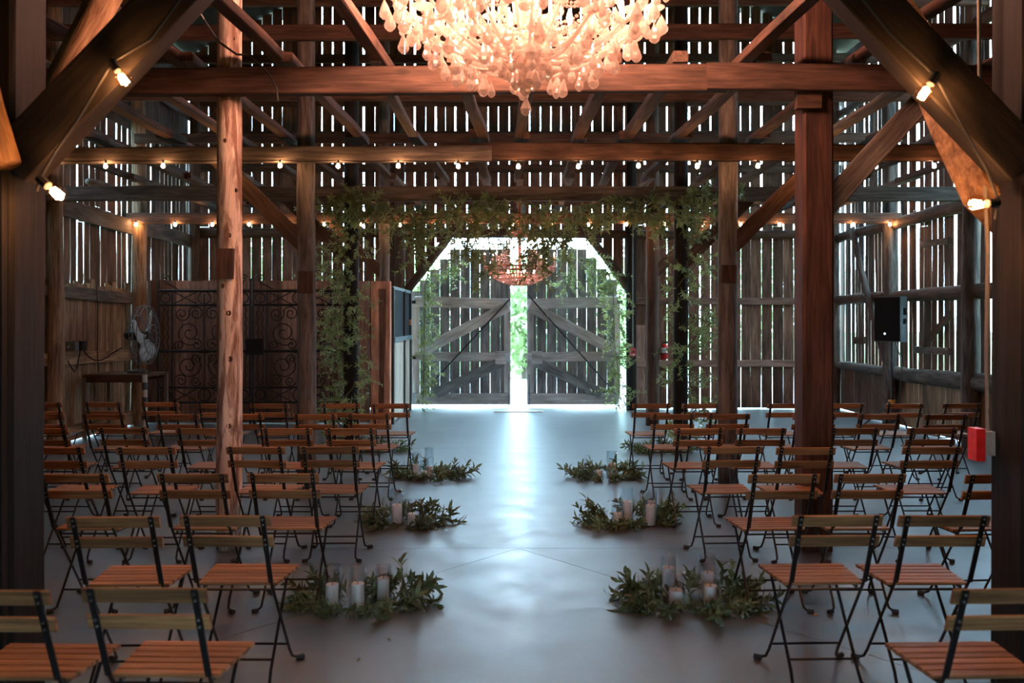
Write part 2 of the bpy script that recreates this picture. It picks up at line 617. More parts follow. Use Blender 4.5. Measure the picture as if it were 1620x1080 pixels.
x = -6.08
while x < 5.9:
    wd = R.uniform(0.160, 0.190)
    gap = R.uniform(0.010, 0.022) if x < -2.6 else (R.uniform(0.014, 0.030) if R.random() < 0.75 else R.uniform(0.006, 0.012))
    if R.random() < 0.06: gap += 0.02
    xc = x + wd / 2
    z0 = max(open_low(xc - wd / 2), open_low(xc + wd / 2))
    z1 = roof_z(xc) + 0.02
    lean = R.uniform(-0.010, 0.010)
    if z0 < 0.5:
        cut = R.uniform(3.2, 3.4)
        plank('board', (xc, YB, z0), (xc + lean * 0.4, YB, cut), max(wd, wd + gap - R.uniform(0.008, 0.014)), 0.022, (0, -1, 0), 'board', wb, rough=0.002)
        d = R.uniform(-0.012, 0.012)
        plank('board', (xc + d, YB, cut + 0.004), (xc + d + lean, YB, z1), wd + R.uniform(-0.012, 0.004), 0.022, (0, -1, 0), 'board', wb, rough=0.004)
    else:
        plank('board', (xc, YB, z0), (xc + lean, YB, z1), wd, 0.022, (0, -1, 0), 'board', wb, rough=0.003)
    x += wd + gap
for z, h, m in ((0.84, 0.13, 'panel'), (1.99, 0.13, 'panel')):
    plank('girt', (2.06, YB - 0.045, z), (5.9, YB - 0.045, z), h, 0.06, (0, -1, 0), m, wb, cham=0.01)
for z, h in ((1.99, 0.13), (0.84, 0.13)):
    plank('girt', (-6.0, YB - 0.045, z), (-2.06, YB - 0.045, z), h, 0.06, (0, -1, 0), 'dark', wb, cham=0.01)
log('girt', (-6.0, YB - 0.09, 3.24), (5.9, YB - 0.09, 3.22), 0.085, 0.075, 'dark', wb)
for z in (3.85, 4.45, 5.05, 5.65, 6.25, 6.85, 7.5):
    hw = min(5.95, (RIDGE - z) / (RIDGE - EAVE) * 6.1)
    plank('girt', (-hw, YB - 0.045, z), (hw, YB - 0.045, z + R.uniform(-0.03, 0.03)), 0.15, 0.06, (0, -1, 0), 'dark', wb, cham=0.01)
# the two corner struts that cut the top corners off the doorway
log('corner_strut', (-2.10, YB - 0.17, 2.08), (-1.10, YB - 0.17, 3.42), 0.085, 0.075, 'dark', wb)
log('corner_strut', (2.12, YB - 0.17, 2.08), (1.12, YB - 0.17, 3.42), 0.085, 0.075, 'dark', wb)
plank('door_jamb', (2.09, YB - 0.10, 0.0), (2.09, YB - 0.10, 2.2), 0.09, 0.12, (0, -1, 0), 'dark', wb, cham=0.01)
plank('patch_board', (PX(1014, 16.3), YB - 0.03, 0.05), (PX(1014, 16.3), YB - 0.03, 1.55), 0.17, 0.02, (0, -1, 0), 'panel', wb)

# ------------------------------------------------------------------ side walls


def side_wall(name, X, sgn, label, gaps, widths, thick, mat, y0, lean, top=EAVE):
    wl = thing(name, label, 'wall', (X, 8.0, 0), kind='structure')
    nrm = (-sgn, 0, 0)
    y = y0
    while y < YB - 0.05:
        wd = R.uniform(*widths)
        g = R.uniform(*gaps)
        ln = R.uniform(-lean, lean)
        yc = y + wd / 2
        if R.random() < 0.55:
            cut = R.uniform(3.0, 3.3)
            plank('board', (X, yc, 0.02), (X, yc + ln, cut), wd, thick, nrm, mat, wl, rough=0.006)
            d = R.uniform(-0.02, 0.02)
            plank('board', (X, yc + ln + d, cut + 0.004), (X, yc + d, top), wd + R.uniform(-0.02, 0.01), thick, nrm, mat, wl, rough=0.006)
        else:
            plank('board', (X, yc, 0.02), (X, yc + ln, top), wd, thick, nrm, mat, wl, rough=0.006)
        y += wd + g
    y = y0
    while top < EAVE and y < YB - 0.05:
        wd = R.uniform(0.18, 0.26)
        plank('upper_board', (X, y + wd / 2, top + 0.004), (X, y + wd / 2, EAVE), wd, thick, nrm, mat, wl, rough=0.002)
        y += wd + 0.003
    MB().box((X + sgn * 0.02, (y0 - 1.3) / 2, EAVE / 2), (0.05, y0 + 1.3, EAVE)).build('boarded_panel', 'roof', wl)
    return wl


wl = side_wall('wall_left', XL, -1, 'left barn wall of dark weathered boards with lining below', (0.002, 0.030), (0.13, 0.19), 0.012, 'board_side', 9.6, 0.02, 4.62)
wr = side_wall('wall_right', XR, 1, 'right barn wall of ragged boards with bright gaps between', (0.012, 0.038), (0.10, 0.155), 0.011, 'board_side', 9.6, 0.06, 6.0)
# left wall: rails, lining boards and plate
for i in range(3, 5):
    ya, yb = BY[i] + 0.1, BY[i + 1] - 0.12
    if i == 3: ya = 10.2
    for z, hh, m in ((2.02, 0.17, 'grey'), (1.15, 0.17, 'lining'), (3.13, 0.24, 'grey'), (4.27, 0.20, 'grey'), (5.4, 0.16, 'dark')):
        plank('rail', (XL + 0.11, ya, z + R.uniform(-.02, .03)), (XL + 0.11, yb, z - 0.05), hh, 0.05, (1, 0, 0), m, wl, cham=0.008)
    if i == 3:
        y = 10.0
        while y < 13.68:
            wd = R.uniform(0.09, 0.16)
            plank('lining_board', (XL + 0.045, y + wd / 2, 0.02), (XL + 0.045, y + wd / 2, R.uniform(2.10, 2.22)), wd, 0.02, (1, 0, 0), 'lining', wl, rough=0.003)
            y += wd + 0.004
    plank('sill_board', (XL + 0.12, ya, 0.13), (XL + 0.12, yb, 0.13), 0.2, 0.04, (1, 0, 0), 'lining', wl)
log('pole_stub', (XL + 0.15, 12.25, PZ(288, 12.3)), (XL + 0.15, 13.0, PZ(296, 12.9)), 0.05, 0.04, 'log', wl)
# right wall: rough log rails, lining under the near rail, nailed bits
for i in range(3, 5):
    ya, yb = BY[i] + 0.12, BY[i + 1] - 0.12
    if i == 3: ya = 10.2
    for z, r, m in ((2.02, 0.10, 'dark'), (0.85, 0.115 if i == 3 else 0.08, 'log'), (3.15, 0.10, 'dark'), (4.2, 0.09, 'dark'), (5.4, 0.08, 'dark')):
        log('rail', (XR - 0.13, ya, z + R.uniform(-.03, .03)), (XR - 0.13, yb, z - 0.03), r, r * 0.85, m, wr, lump=0.10)
y = 10.0
while y < 16.2:
    wd = R.uniform(0.10, 0.17)
    plank('lining_board', (XR - 0.05, y + wd / 2, 0.02), (XR - 0.05, y + wd / 2, R.uniform(0.86, 0.9)), wd, 0.018, (-1, 0, 0), 'lining' if y < 13.7 else 'board', wr, rough=0.003)
    y += wd + R.choice((0.003, 0.003, 0.012))
plank('nailed_stub', (XR - 0.10, PX(1, 1) * 0 + 12.05, PZ(556, 12.05)), (XR - 0.10, 13.1, PZ(553, 13.1)), 0.10, 0.05, (-1, 0, 0), 'grey', wr)
plank('nailed_stub', (XR - 0.10, 12.05, 2.72), (XR - 0.10, 12.9, 2.74), 0.09, 0.05, (-1, 0, 0), 'grey', wr)
plank('nailed_stub', (XR - 0.10, 12.0, 1.73), (XR - 0.10, 12.8, 1.28), 0.09, 0.04, (-1, 0, 0), 'dark', wr)
plank('nailed_stub', (XR - 0.10, 15.0, 1.30), (XR - 0.10, 15.5, 1.28), 0.12, 0.05, (-1, 0, 0), 'dark', wr)
log('leaning_brace', (XR - 0.24, 15.2, 3.2), (XR - 0.24, 13.55, 0.55), 0.055, 0.06, 'log', wr, lump=0.12)

# ------------------------------------------------------------------ roof and the end behind the camera
rf = thing('ceiling', 'dark boarded barn roof high above the beams', 'roof', (0, 7.5, EAVE), kind='structure')
for s in (-1, 1):
    a, b = Vector((s * 6.35, 7.55, EAVE - 0.1)), Vector((0, 7.55, RIDGE))
    mb = MB()
    mb.add([(a.x, -1.6, a.z), (b.x, -1.6, b.z), (b.x, 16.9, b.z), (a.x, 16.9, a.z), (a.x, -1.6, a.z + 0.1), (b.x, -1.6, b.z + 0.1), (b.x, 16.9, b.z + 0.1), (a.x, 16.9, a.z + 0.1)],
           [(0, 1, 2, 3), (7, 6, 5, 4), (0, 4, 5, 1), (1, 5, 6, 2), (2, 6, 7, 3), (3, 7, 4, 0)])
    mb.build('roof_slope', 'roof', rf)
wrr = thing('wall_rear', 'boarded end wall with an open doorway behind the camera', 'wall', (0, -1.4, 0), kind='structure')
DW, DH = 0.34, 2.0  # unseen opening, kept narrow to limit the sky fill on the near chairs
MB().box((-(6.2 + DW) / 2, -1.4, 3.3), (6.2 - DW, 0.06, 6.6)).build('boarded_panel', 'roof', wrr)
MB().box(((6.2 + DW) / 2, -1.4, 3.3), (6.2 - DW, 0.06, 6.6)).build('boarded_panel', 'roof', wrr)
MB().box((0, -1.4, (6.6 + DH) / 2), (2 * DW, 0.06, 6.6 - DH)).build('boarded_panel', 'roof', wrr)
MB().prism([(-6.2, 6.6), (6.2, 6.6), (0, 9.75)], -1.43, -1.37).build('gable_panel', 'roof', wrr)

# ------------------------------------------------------------------ doors


def door_leaf(name, s, label):
    """s = -1 left leaf, 1 right leaf; x counted outward from the middle of the gap."""
    Y = 16.62
    d = thing(name, label, 'door', (s * 1.07 + 0.01, Y, 0.06), kind='structure')
    X = lambda a: 0.01 + s * a
    a = 0.155
    ao = 1.93 if s < 0 else 1.84
    top = lambda q: 2.97 if q < 1.22 else 2.97 - (q - 1.22) / 0.78 * 0.84
    while a < (1.92 if s < 0 else 1.75):
        wd = R.uniform(0.174, 0.190)
        t = top(a + wd / 2)
        plank('board', (X(a + wd / 2), Y, 0.06), (X(a + wd / 2 + R.uniform(-.004, .004)), Y, t), wd, 0.025, (0, -1, 0), 'door', d, rough=0.002)
        a += wd + R.uniform(0.004, 0.007)
    for z, hh, a0, a1, dz in ((1.94, 0.20, 0.16, ao + 0.02, 0.05), (0.945, 0.175, 0.16, ao + 0.02, 0.02), (0.17, 0.20, 0.16, ao + 0.03, 0.0)):
        plank('rail', (X(a0), Y - 0.035, z), (X(a1), Y - 0.035, z + dz), hh, 0.04, (0, -1, 0), 'door_rail', d, cham=0.006)
    plank('stile', (X(0.215), Y - 0.032, 0.28), (X(0.215), Y - 0.032, 1.83), 0.12, 0.035, (0, -1, 0), 'door_rail', d)
    plank('stile', (X(ao), Y - 0.032, 0.28), (X(ao), Y - 0.032, 2.0), 0.12, 0.035, (0, -1, 0), 'door_rail', d)
    plank('diagonal_brace', (X(1.80), Y - 0.075, 1.06), (X(0.20), Y - 0.075, 1.90), 0.20, 0.04, (0, -1, 0), 'door_rail', d, cham=0.006)
    plank('diagonal_brace', (X(1.55), Y - 0.075, 0.27), (X(0.30), Y - 0.075, 0.87), 0.19, 0.04, (0, -1, 0), 'door', d, cham=0.006)
    MB().tube([(X(1.82), Y - 0.11, 0.26), (X(0.165), Y - 0.11, 2.12 if s > 0 else 2.04)], 0.014, 6).build('tie_rod', 'iron', d)
    plank('latch_block', (X(0.24), Y - 0.085, 0.94), (X(0.44), Y - 0.085, 0.94), 0.24, 0.05, (0, -1, 0), 'door_rail', d)
    MB().tube([(X(0.19), Y - 0.05, 0.62), (X(0.19), Y - 0.08, 0.62), (X(0.19), Y - 0.08, 0.10), (X(0.19), Y - 0.05, 0.02)], 0.009, 6).build('drop_bolt', 'iron', d)
    for z in (0.94, 1.98):
        MB().box((X(ao + 0.05), Y - 0.06, z), (0.10, 0.012, 0.06)).build('hinge', 'iron', d)
    return d


door_leaf('door_1', -1, 'left leaf of the grey plank barn doors with diagonal braces')
door_leaf('door_2', 1, 'right leaf of the grey plank barn doors with diagonal braces')

# ------------------------------------------------------------------ outside
g = MB().box((0, 22.0, -0.09), (30.0, 10.9, 0.1)).build('ground', 'ground')
tag(g, 'pale paved ground seen between the open barn doors', 'ground', kind='structure')
MB().box((0, 60, -0.12), (160, 150, 0.1)).build('lawn', plain('lawn_green', (0.12, 0.19, 0.06), 0.9, scale=2)).update_tag()
tag(bpy.data.objects['lawn'], 'green lawn stretching around the barn outside', 'lawn', kind='structure')


def tree(x, y, h, r, label):
    t = thing('tree', label, 'tree', (x, y, -0.05), group='trees outside the barn doors')
    MB().tube([(x, y, -0.07), (x + 0.05, y, h * 0.3), (x - 0.03, y + 0.05, h * 0.6)], [0.13, 0.10, 0.06], 8).build('trunk', 'bark', t)
    vs, fs = [], []
    for _ in range(1800):
        u, v = R.uniform(0, math.tau), R.uniform(-1, 1)
        k = R.random() ** 0.4
        q = math.sqrt(1 - v * v)
        c = Vector((x + r * k * q * math.cos(u), y + r * 0.8 * k * q * math.sin(u), h * 0.52 + h * 0.5 * k * v))
        d = Vector((R.uniform(-1, 1), R.uniform(-1, 1), R.uniform(-1, 1))).normalized()
        e = d.orthogonal().normalized() * R.uniform(0.05, 0.09)
        d = d * R.uniform(0.10, 0.18)
        b = len(vs)
        vs += [c - d, c + e, c + d, c - e]
        fs.append((b, b + 1, b + 2, b + 3))
    o = MB().add(vs, fs).build('foliage', 'tree', t)
    o['kind'] = 'stuff'


tree(0.2, 25.6, 3.5, 1.5, 'leafy green tree seen through the gap between the doors')
tree(-3.3, 26.6, 4.0, 1.6, 'leafy green tree outside behind the left door leaf')
tree(3.7, 26.4, 3.9, 1.6, 'leafy green tree outside behind the right door leaf')
tree(-7.2, 27.5, 5.2, 2.0, 'leafy green tree outside beyond the iron gates')
tree(7.6, 27.5, 5.2, 2.0, 'leafy green tree outside beyond the speaker corner')

# ------------------------------------------------------------------ timber frame: posts
SIDE = {-1: 'left', 1: 'right'}


def st(o, label, cat):
    return tag(o, label, cat, kind='structure')


def square_post(label, x, y, wd, h, mat, z0=0.0):
    o = plank('timber_post', (x, y, z0), (x, y, h), wd, wd, (0, -1, 0), mat, None, rough=0.004, bow=0.003, cham=0.018, seg=0.8)
    return st(o, label, 'post')


def round_post(label, x, y, r0, r1, h, mat):
    o = log('timber_post', (x, y, 0), (x, y, h), r0, r1, mat, None, wander=0.005, lump=0.08)
    return st(o, label, 'post')


for s in (-1, 1):
    p = square_post('heavy dark square post nearest the camera on the %s' % SIDE[s], s * 2.24, BY[0], 0.27, roof_z(2.1) - 0.1, 'black')
    plank('doubling_board', (s * 2.25, BY[0] - 0.155, 0.0), (s * 2.25, BY[0] - 0.155, PZ(268, 3.7)), 0.25, 0.04, (0, -1, 0), 'black', p)
round_post('pale peeled log post standing among the left chairs', -2.065, BY[1], 0.093, 0.082, roof_z(2.1) - 0.1, 'pale')
pale_post = bpy.data.objects['timber_post.002']
for kx, ky, kr in ((362, 372, .016), (361, 495, .020), (363, 568, .020), (361, 674, .020), (352, 452, .014), (371, 300, .013), (356, 222, .014), (368, 60, .014)):
    Yk = BY[1] - 0.0935
    MB().lathe([(kr, -0.012), (kr * 0.95, 0.0), (kr * 0.6, 0.004), (0.001, 0.002)], 10).build('knot', 'brown', pale_post, Matrix.Translation((PX(kx, Yk), Yk + 5 * (PX(kx, Yk) + 2.065) ** 2, PZ(ky, Yk))) @ Matrix.Rotation(math.pi / 2, 4, 'X') @ Matrix.Diagonal((1, 1.25, 1, 1)))
square_post('smooth reddish brown square post among the right chairs', 2.11, BY[1], 0.215, roof_z(2.1) - 0.1, 'red')
round_post('dark round post behind the pale log post on the left', PX(485, BY[2]), BY[2], 0.098, 0.088, roof_z(2.1) - 0.1, 'log')
round_post('dark split round post behind the reddish square post', PX(1152, BY[2]), BY[2], 0.10, 0.09, roof_z(2.1) - 0.1, 'log')
round_post('dark post wrapped in vines left of the aisle', PX(556, BY[3]), BY[3], 0.10, 0.09, roof_z(2.1) - 0.1, 'black')
round_post('dark post wrapped in vines right of the aisle', PX(1077, BY[3]), BY[3], 0.10, 0.09, roof_z(2.1) - 0.1, 'black')
round_post('round post rising behind the orange cedar post', PX(608, BY[4]), BY[4] - 0.02, 0.085, 0.08, roof_z(2.1) - 0.1, 'log')
round_post('dark brown round post left of the fire extinguisher', PX(1032, BY[4]), BY[4], 0.105, 0.10, roof_z(2.1) - 0.1, 'dark')
round_post('dark post against the back wall at the left door jamb', PX(632, 16.15), 16.15, 0.10, 0.09, roof_z(2.1) - 0.1, 'dark')
round_post('dark post at the right door jamb bearing the alarm box', PX(999, 16.15), 16.15, 0.095, 0.085, roof_z(2.1) - 0.1, 'black')
# flat mortise cuts on the round posts
for (px, y0, y1, wpx, pi, dy) in ((356, 393, 441, 27, 1, 0.094), (484, 429, 463, 23, 2, 0.098), (1153, 419, 446, 24, 2, 0.100)):
    Y = BY[pi] - dy
    par = [o for o in col.objects if o.name.startswith('timber_post') and abs(o.matrix_basis.translation.x - PX(px, BY[pi])) < 0.15 and abs(o.matrix_basis.translation.y - BY[pi]) < 0.05][0]
    plank('mortise', (PX(px, Y), Y, PZ(y1, Y)), (PX(px, Y), Y, PZ(y0, Y)), wpx * Y / F, 0.03, (0, -1, 0), 'brown', par)
for s, x0, nm in ((-1, XL + 0.18, 'left'), (1, XR - 0.18, 'right')):
    for i, wh in ((3, 'nearest the camera'), (4, 'half way to the corner'), (5, 'in the far corner')):
        y = BY[i] - (0.12 if i == 5 else 0)
        o = log('wall_post', (x0, y, 0), (x0, y, EAVE - 0.1), 0.115 if i < 5 else 0.09, 0.095, 'log' if s > 0 else ('lining' if i < 5 else 'dark'), None)
        st(o, 'log post along the %s wall, the one %s' % (nm, wh), 'post')

# ------------------------------------------------------------------ tie beams
BN = ['', 'nearest', 'second', 'third', 'fourth', 'last']


def tie(label, x0, x1, y, z, h, t, mat, tilt=0.0):
    o = plank('tie_beam', (x0, y, z), (x1, y, z + tilt), h, t, (0, -1, 0), mat, None, rough=0.005, bow=0.004, cham=0.008, seg=1.2)
    return st(o, label, 'beam')


XA, XZ = XL + 0.06, XR - 0.06
b1a = tie('long brown tie beam just behind the big chandelier', XA, 1.45, BY[1] - 0.145, 3.275, 0.185, 0.09, 'brown', 0.035)
b1b = tie('brown board lapped over the right end of the chandelier beam', 1.30, XZ, BY[1] - 0.215, 3.31, 0.185, 0.05, 'brown', -0.05)
MB().box((PX(1277, 6.2), BY[1] - 0.135, PZ(161, 6.2)), (0.17, 0.07, 0.11)).build('bearing_block', 'brown', b1b)
tie('pale cracked half of the beam carrying the front bulb string', XA, PX(778, 8.65), BY[2] - 0.175, 3.225, 0.155, 0.08, 'grey', 0.03)
tie('darker half of the beam carrying the front bulb string', PX(690, 8.7), XZ, BY[2] - 0.10, 3.29, 0.165, 0.07, 'brown', -0.02)
tie('grey beam draped with vines across the two wrapped posts', XA, XZ, BY[3] - 0.14, 3.225, 0.185, 0.08, 'grey', 0.0)
tie('dark beam carrying the rear bulb string in front of the doors', XA, XZ, BY[4] - 0.13, 3.21, 0.165, 0.08, 'dark', 0.0)
tie('tie beam overhead above the dark braces nearest the camera', XA, XZ, BY[0] - 0.02, 3.36, 0.2, 0.12, 'brown')
for i in (1, 2, 3, 4):
    for lv, z in enumerate((4.45, 5.65, 6.85)):
        hw = min(XZ, (RIDGE - z - 0.1) / (RIDGE - EAVE) * 6.1)
        lab = '%s of the upper cross beams on the %s row of posts' % (('lowest', 'middle', 'highest')[lv], BN[i])
        tie(lab, -hw, hw, BY[i] - 0.145, z + R.uniform(-.03, .03), R.uniform(0.13, 0.16), 0.07, R.choice(('brown', 'brown', 'dark')) if i < 3 else 'dark', R.uniform(-.04, .04))

# ------------------------------------------------------------------ braces


def brace(label, p0, p1, wd, th, nrm, mat):
    return st(plank('knee_brace', p0, p1, wd, th, nrm, mat, None, rough=0.004, bow=0.004, cham=0.006), label, 'brace')


for s in (-1, 1):
    brace('wide dark brace rising inward from the nearest %s post' % SIDE[s], (s * 2.12, BY[0] - 0.09, 2.27), (s * 1.15, BY[0] - 0.09, 3.30), 0.205, 0.12, (0, -1, 0), 'black')
    for i in (1, 2, 3, 4):
        if s < 0 and i == 1: continue
        brace('knee brace reaching outward from the %s row %s post' % (BN[i], SIDE[s]), (s * 2.10, BY[i] - 0.03, 2.34), (s * (2.92 if i == 1 else 3.0), BY[i] - 0.03, 3.24), 0.155, 0.055, (0, -1, 0), ('grey' if i == 1 else 'brown') if i < 3 and s > 0 else 'dark')
# curved brace along the right post line, lit by the bulbs
vs = []
mb = MB()
pts = [(3.90, 1.98), (3.99, 2.20), (4.16, 2.56), (4.40, 2.92), (4.72, 3.24)]
ring = []
for i, (y, z) in enumerate(pts):
    t = Vector((0, pts[min(i + 1, 4)][0] - pts[max(i - 1, 0)][0], pts[min(i + 1, 4)][1] - pts[max(i - 1, 0)][1])).normalized()
    n = Vector((0, -t.z, t.y))
    for a, b in ((-1, -1), (1, -1), (1, 1), (-1, 1)):
        ring.append(Vector(((2.26, 2.10, 2.03, 2.02, 2.02)[i] + a * 0.045, y, z)) + n * b * 0.105)
fs = [(i * 4 + q, i * 4 + (q + 1) % 4, (i + 1) * 4 + (q + 1) % 4, (i + 1) * 4 + q) for i in range(4) for q in range(4)] + [(3, 2, 1, 0), (16, 17, 18, 19)]
st(mb.add(ring, fs).build('knee_brace', 'brace'), 'honey coloured curved brace glowing beside the right bulb', 'brace')
st(log('knee_brace', (-2.12, 3.92, 2.50), (-2.10, 4.62, 3.42), 0.075, 0.085, 'brace', None, lump=0.12), 'rough honey coloured log brace behind the left dark brace', 'brace')
st(log('knee_brace', (-2.10, 3.60, 2.25), (-2.36, 3.58, 3.2), 0.075, 0.10, 'brace', None, lump=0.14), 'pale knotty log brace at the left picture edge', 'brace')

# ------------------------------------------------------------------ joists lying along the barn on the tie beams
JX = [-4.9, -4.2, -3.5, -2.85, -2.32, -1.62, -1.03, -0.48, 0.06, 0.60, 1.06, 1.62, 2.36, 2.95, 3.6, 4.3, 5.0]
jn = 0
for bay in range(0, 5):
    xs = [-4.2, -2.9, -2.32, -1.62, -1.03, 1.62, 2.36, 3.4] if bay == 0 else JX
    k = 0
    for x in xs:
        k += 1
        if bay == 3 and x == 0.06: continue
        xa, xb = x + R.uniform(-.05, .05), x + R.uniform(-.10, .10)
        if bay == 0:
            xa = x * 1.13
        ya, yb = BY[bay] - 0.18, BY[bay + 1] + (0.16 if bay < 4 else -0.1)
        za, zb = (3.52 if bay == 0 else 3.43), 3.45
        off = 0.05 * (bay % 2)
        wd, th = R.uniform(0.075, 0.105), R.uniform(0.06, 0.08)
        o = plank('joist', (xa + off, ya, za + th * 0.3), (xb + off, yb, zb + th * 0.3 - 0.02), wd, th, (0, 0, 1), R.choice(('grey', 'brown', 'dark', 'dark')) if bay else 'brown', None, rough=0.008, bow=0.01, cham=0.008)
        st(o, 'loose joist lying on the beams, bay %s from camera, %s from the left' % (ORD[bay], ORD[k - 1]), 'joist')
for s in (-1, 1):
    o = plank('purlin', (s * 2.1, -1.2, roof_z(2.1) - 0.2), (s * 2.1, 16.3, roof_z(2.1) - 0.2), 0.2, 0.2, (0, 0, 1), 'dark', None, cham=0.02)
    st(o, 'roof purlin high over the %s line of posts' % SIDE[s], 'purlin')
o = plank('hanging_beam', (-2.2, 5.0, 5.72), (2.2, 5.0, 5.72), 0.16, 0.14, (0, -1, 0), 'dark', None, cham=0.01)
st(o, 'cross beam from which the big chandelier hangs', 'beam')
for s in (-1, 1):
    o = plank('wall_plate', (s * 2.12, 3.7, 5.62), (s * 2.12, 6.5, 5.60), 0.14, 0.12, (0, 0, 1), 'dark', None)
    st(o, 'bearer under the chandelier cross beam on the %s' % SIDE[s], 'beam')

# ------------------------------------------------------------------ partition, cedar post, stall front
pt = thing('wall_partition', 'low plank partition behind the iron gates', 'wall', (-4.2, 14.0, 0), kind='structure')
x = XL + 0.05
YP = 14.0
while x < -2.36:
    wd = R.uniform(0.16, 0.26)
    plank('board', (x + wd / 2, YP, 0.02), (x + wd / 2, YP, PZ(444, YP) + R.uniform(-.015, .015)), wd, 0.025, (0, -1, 0), 'panel', pt, rough=0.002)
    x += wd + 0.004
o = plank('cedar_post', (PX(603, 13.75), 13.75, 0), (PX(603, 13.75), 13.75, PZ(445, 13.75)), 0.295, 0.16, (0, -1, 0), 'orange', None, cham=0.01)
st(o, 'orange cedar post with a dark stripe beside the stall front', 'post')
plank('dark_stripe', (PX(603, 13.66), 13.667, 0.1), (PX(605, 13.66), 13.667, 2.12), 0.095, 0.006, (0, -1, 0), wood('stain', (0.10, 0.05, 0.03), (0.26, 0.12, 0.07)), o, rough=0.02)
sf = thing('stall_front', 'horse stall front with dark bars above cream boards', 'partition', (-2.0, 15.1, 0))
ya, yb, XS = 13.95, 16.2, -2.0
zt, zm = 2.15, 1.33
for y, wd in ((ya, 0.10), ((ya + yb) / 2 + 0.25, 0.06), (yb, 0.10)):
    MB().box((XS, y, zt / 2), (0.09, wd, zt)).build('upright', 'plastic', sf)
MB().box((XS, (ya + yb) / 2, zt), (0.07, yb - ya, 0.05)).build('top_rail', 'stallrail', sf)
MB().box((XS + 0.01, (ya + yb) / 2, zm), (0.10, yb - ya, 0.07)).build('middle_rail', 'stallrail', sf)
y = ya + 0.10
while y < yb - 0.06:
    MB().box((XS, y, (zt + zm) / 2), (0.022, 0.04, zt - zm)).build('bar', 'bars', sf)
    y += 0.075
MB().box((XS - 0.045, (ya + yb) / 2, (zt + zm) / 2), (0.012, yb - ya, zt - zm)).build('backing_sheet', 'bars', sf)
y = ya + 0.06
while y < yb - 0.08:
    plank('board', (XS, y + 0.075, 0.03), (XS, y + 0.075, zm - 0.03), 0.145, 0.03, (1, 0, 0), 'cream', sf, rough=0.001, bow=0.001)
    y += 0.153
MB().box((XS + 0.05, 16.0, 1.6), (0.04, 0.05, 0.10)).build('latch', 'copper', sf)


# ------------------------------------------------------------------ wrought iron gates


def spiral(cx, cz, r, turns, a0, s, n=26):
    return [(cx + s * r * (1 - 0.82 * i / n) * math.cos(a0 + turns * math.tau * i / n), cz + r * (1 - 0.82 * i / n) * math.sin(a0 + turns * math.tau * i / n)) for i in range(n + 1)]


def iron_gate(xa, xb, label):
    Y = 13.62
    xc = (xa + xb) / 2
    wdt = xb - xa
    g = thing('iron_gate', label, 'gate', (xc, Y, 0), group='iron gates leaning on the partition')
    T = lambda name, pts, r=0.011, n=5: MB().tube([(xc + p[0], Y, p[1]) for p in pts], r, n).build(name, 'iron', g, smooth=False)
    H = wdt / 2
    for s in (-1, 1):
        T('stile', [(s * H, 0.0), (s * H, 2.28)], 0.02, 6)
        T('stile', [(s * (H - 0.21), 0.12), (s * (H - 0.21), 2.09)], 0.015, 6)
        for dx in (0.07, 0.14):
            T('wavy_bar', [(s * (H - dx) + 0.016 * math.sin(k * 1.35), 0.62 + k * 1.23 / 40) for k in range(41)], 0.009, 4)
        for z in (1.98, 0.49):
            MB().ring(0.075, 0.010, (xc + s * (H - 0.105), Y, z), 18, 5, (0, 1, 0)).build('roundel', 'iron', g)
        T('crest_scroll', [(s * (H - 0.02) + p[0] * 1.0, p[1]) for p in spiral(-s * 0.09, 2.27, 0.075, 1.4, 0.3, s)] , 0.010)
        T('crest_sweep', [(s * (H - 0.10) - s * 0.02 * k, 2.20 - 0.11 * (1 - math.cos(k / 14 * math.pi)) / 2) for k in range(15)], 0.012)
    for z, r in ((2.09, 0.026), (1.87, 0.018), (1.16, 0.024), (0.60, 0.016), (0.37, 0.018), (0.12, 0.018)):
        T('rail', [(-H, z), (H, z)], r, 6)
    hi = H - 0.22
    T('centre_bar', [(0, 0.37), (0, 2.05)], 0.012)
    for z0, z1 in ((1.88, 2.08), (0.38, 0.59)):
        for s in (-1, 1):
            T('crossing_bar', [(s * hi * (1 - k / 8 * 0.78), z0 + (z1 - z0) * (k / 8)) for k in range(9)], 0.009)
            T('crossing_bar', [(s * hi * (1 - k / 8 * 0.78), z1 - (z1 - z0) * (k / 8)) for k in range(9)], 0.009)
        MB().ring(0.095, 0.010, (xc, Y, (z0 + z1) / 2), 20, 5, (0, 1, 0)).build('roundel', 'iron', g)
    for s in (-1, 1):
        for (cx, cz, r, tn, a0) in ((0.13, 1.74, 0.12, 1.6, 0.2), (0.36, 1.73, 0.12, 1.6, 2.6), (0.24, 1.44, 0.20, 1.7, 4.0), (0.12, 1.26, 0.09, 1.4, 1.0), (0.40, 1.25, 0.08, 1.5, 5.0),
                                    (0.12, 1.04, 0.09, 1.4, 5.0), (0.25, 0.93, 0.20, 1.7, 2.2), (0.14, 0.70, 0.085, 1.5, 3.4), (0.37, 0.71, 0.095, 1.5, 0.6)):
            T('scroll', [(p[0], p[1]) for p in spiral(s * cx * hi / 0.5, cz, r, tn, a0, s)], 0.0095, 5)
    MB().box((xc, Y, 1.16), (0.16, 0.03, 0.06)).build('centre_boss', 'iron', g)
    return g


iron_gate(PX(251, 13.62), PX(396, 13.62), 'ornate black iron gate on the left, nearer the fan')
gb = iron_gate(PX(401, 13.62), PX(545, 13.62), 'ornate black iron gate on the right, bearing the lock box')
MB().box((PX(403, 13.55), 13.56, PZ(548, 13.55)), (0.26, 0.07, 0.25)).build('lock_box', 'iron', gb)

# ------------------------------------------------------------------ folding chairs
CHAIR_PARTS = []


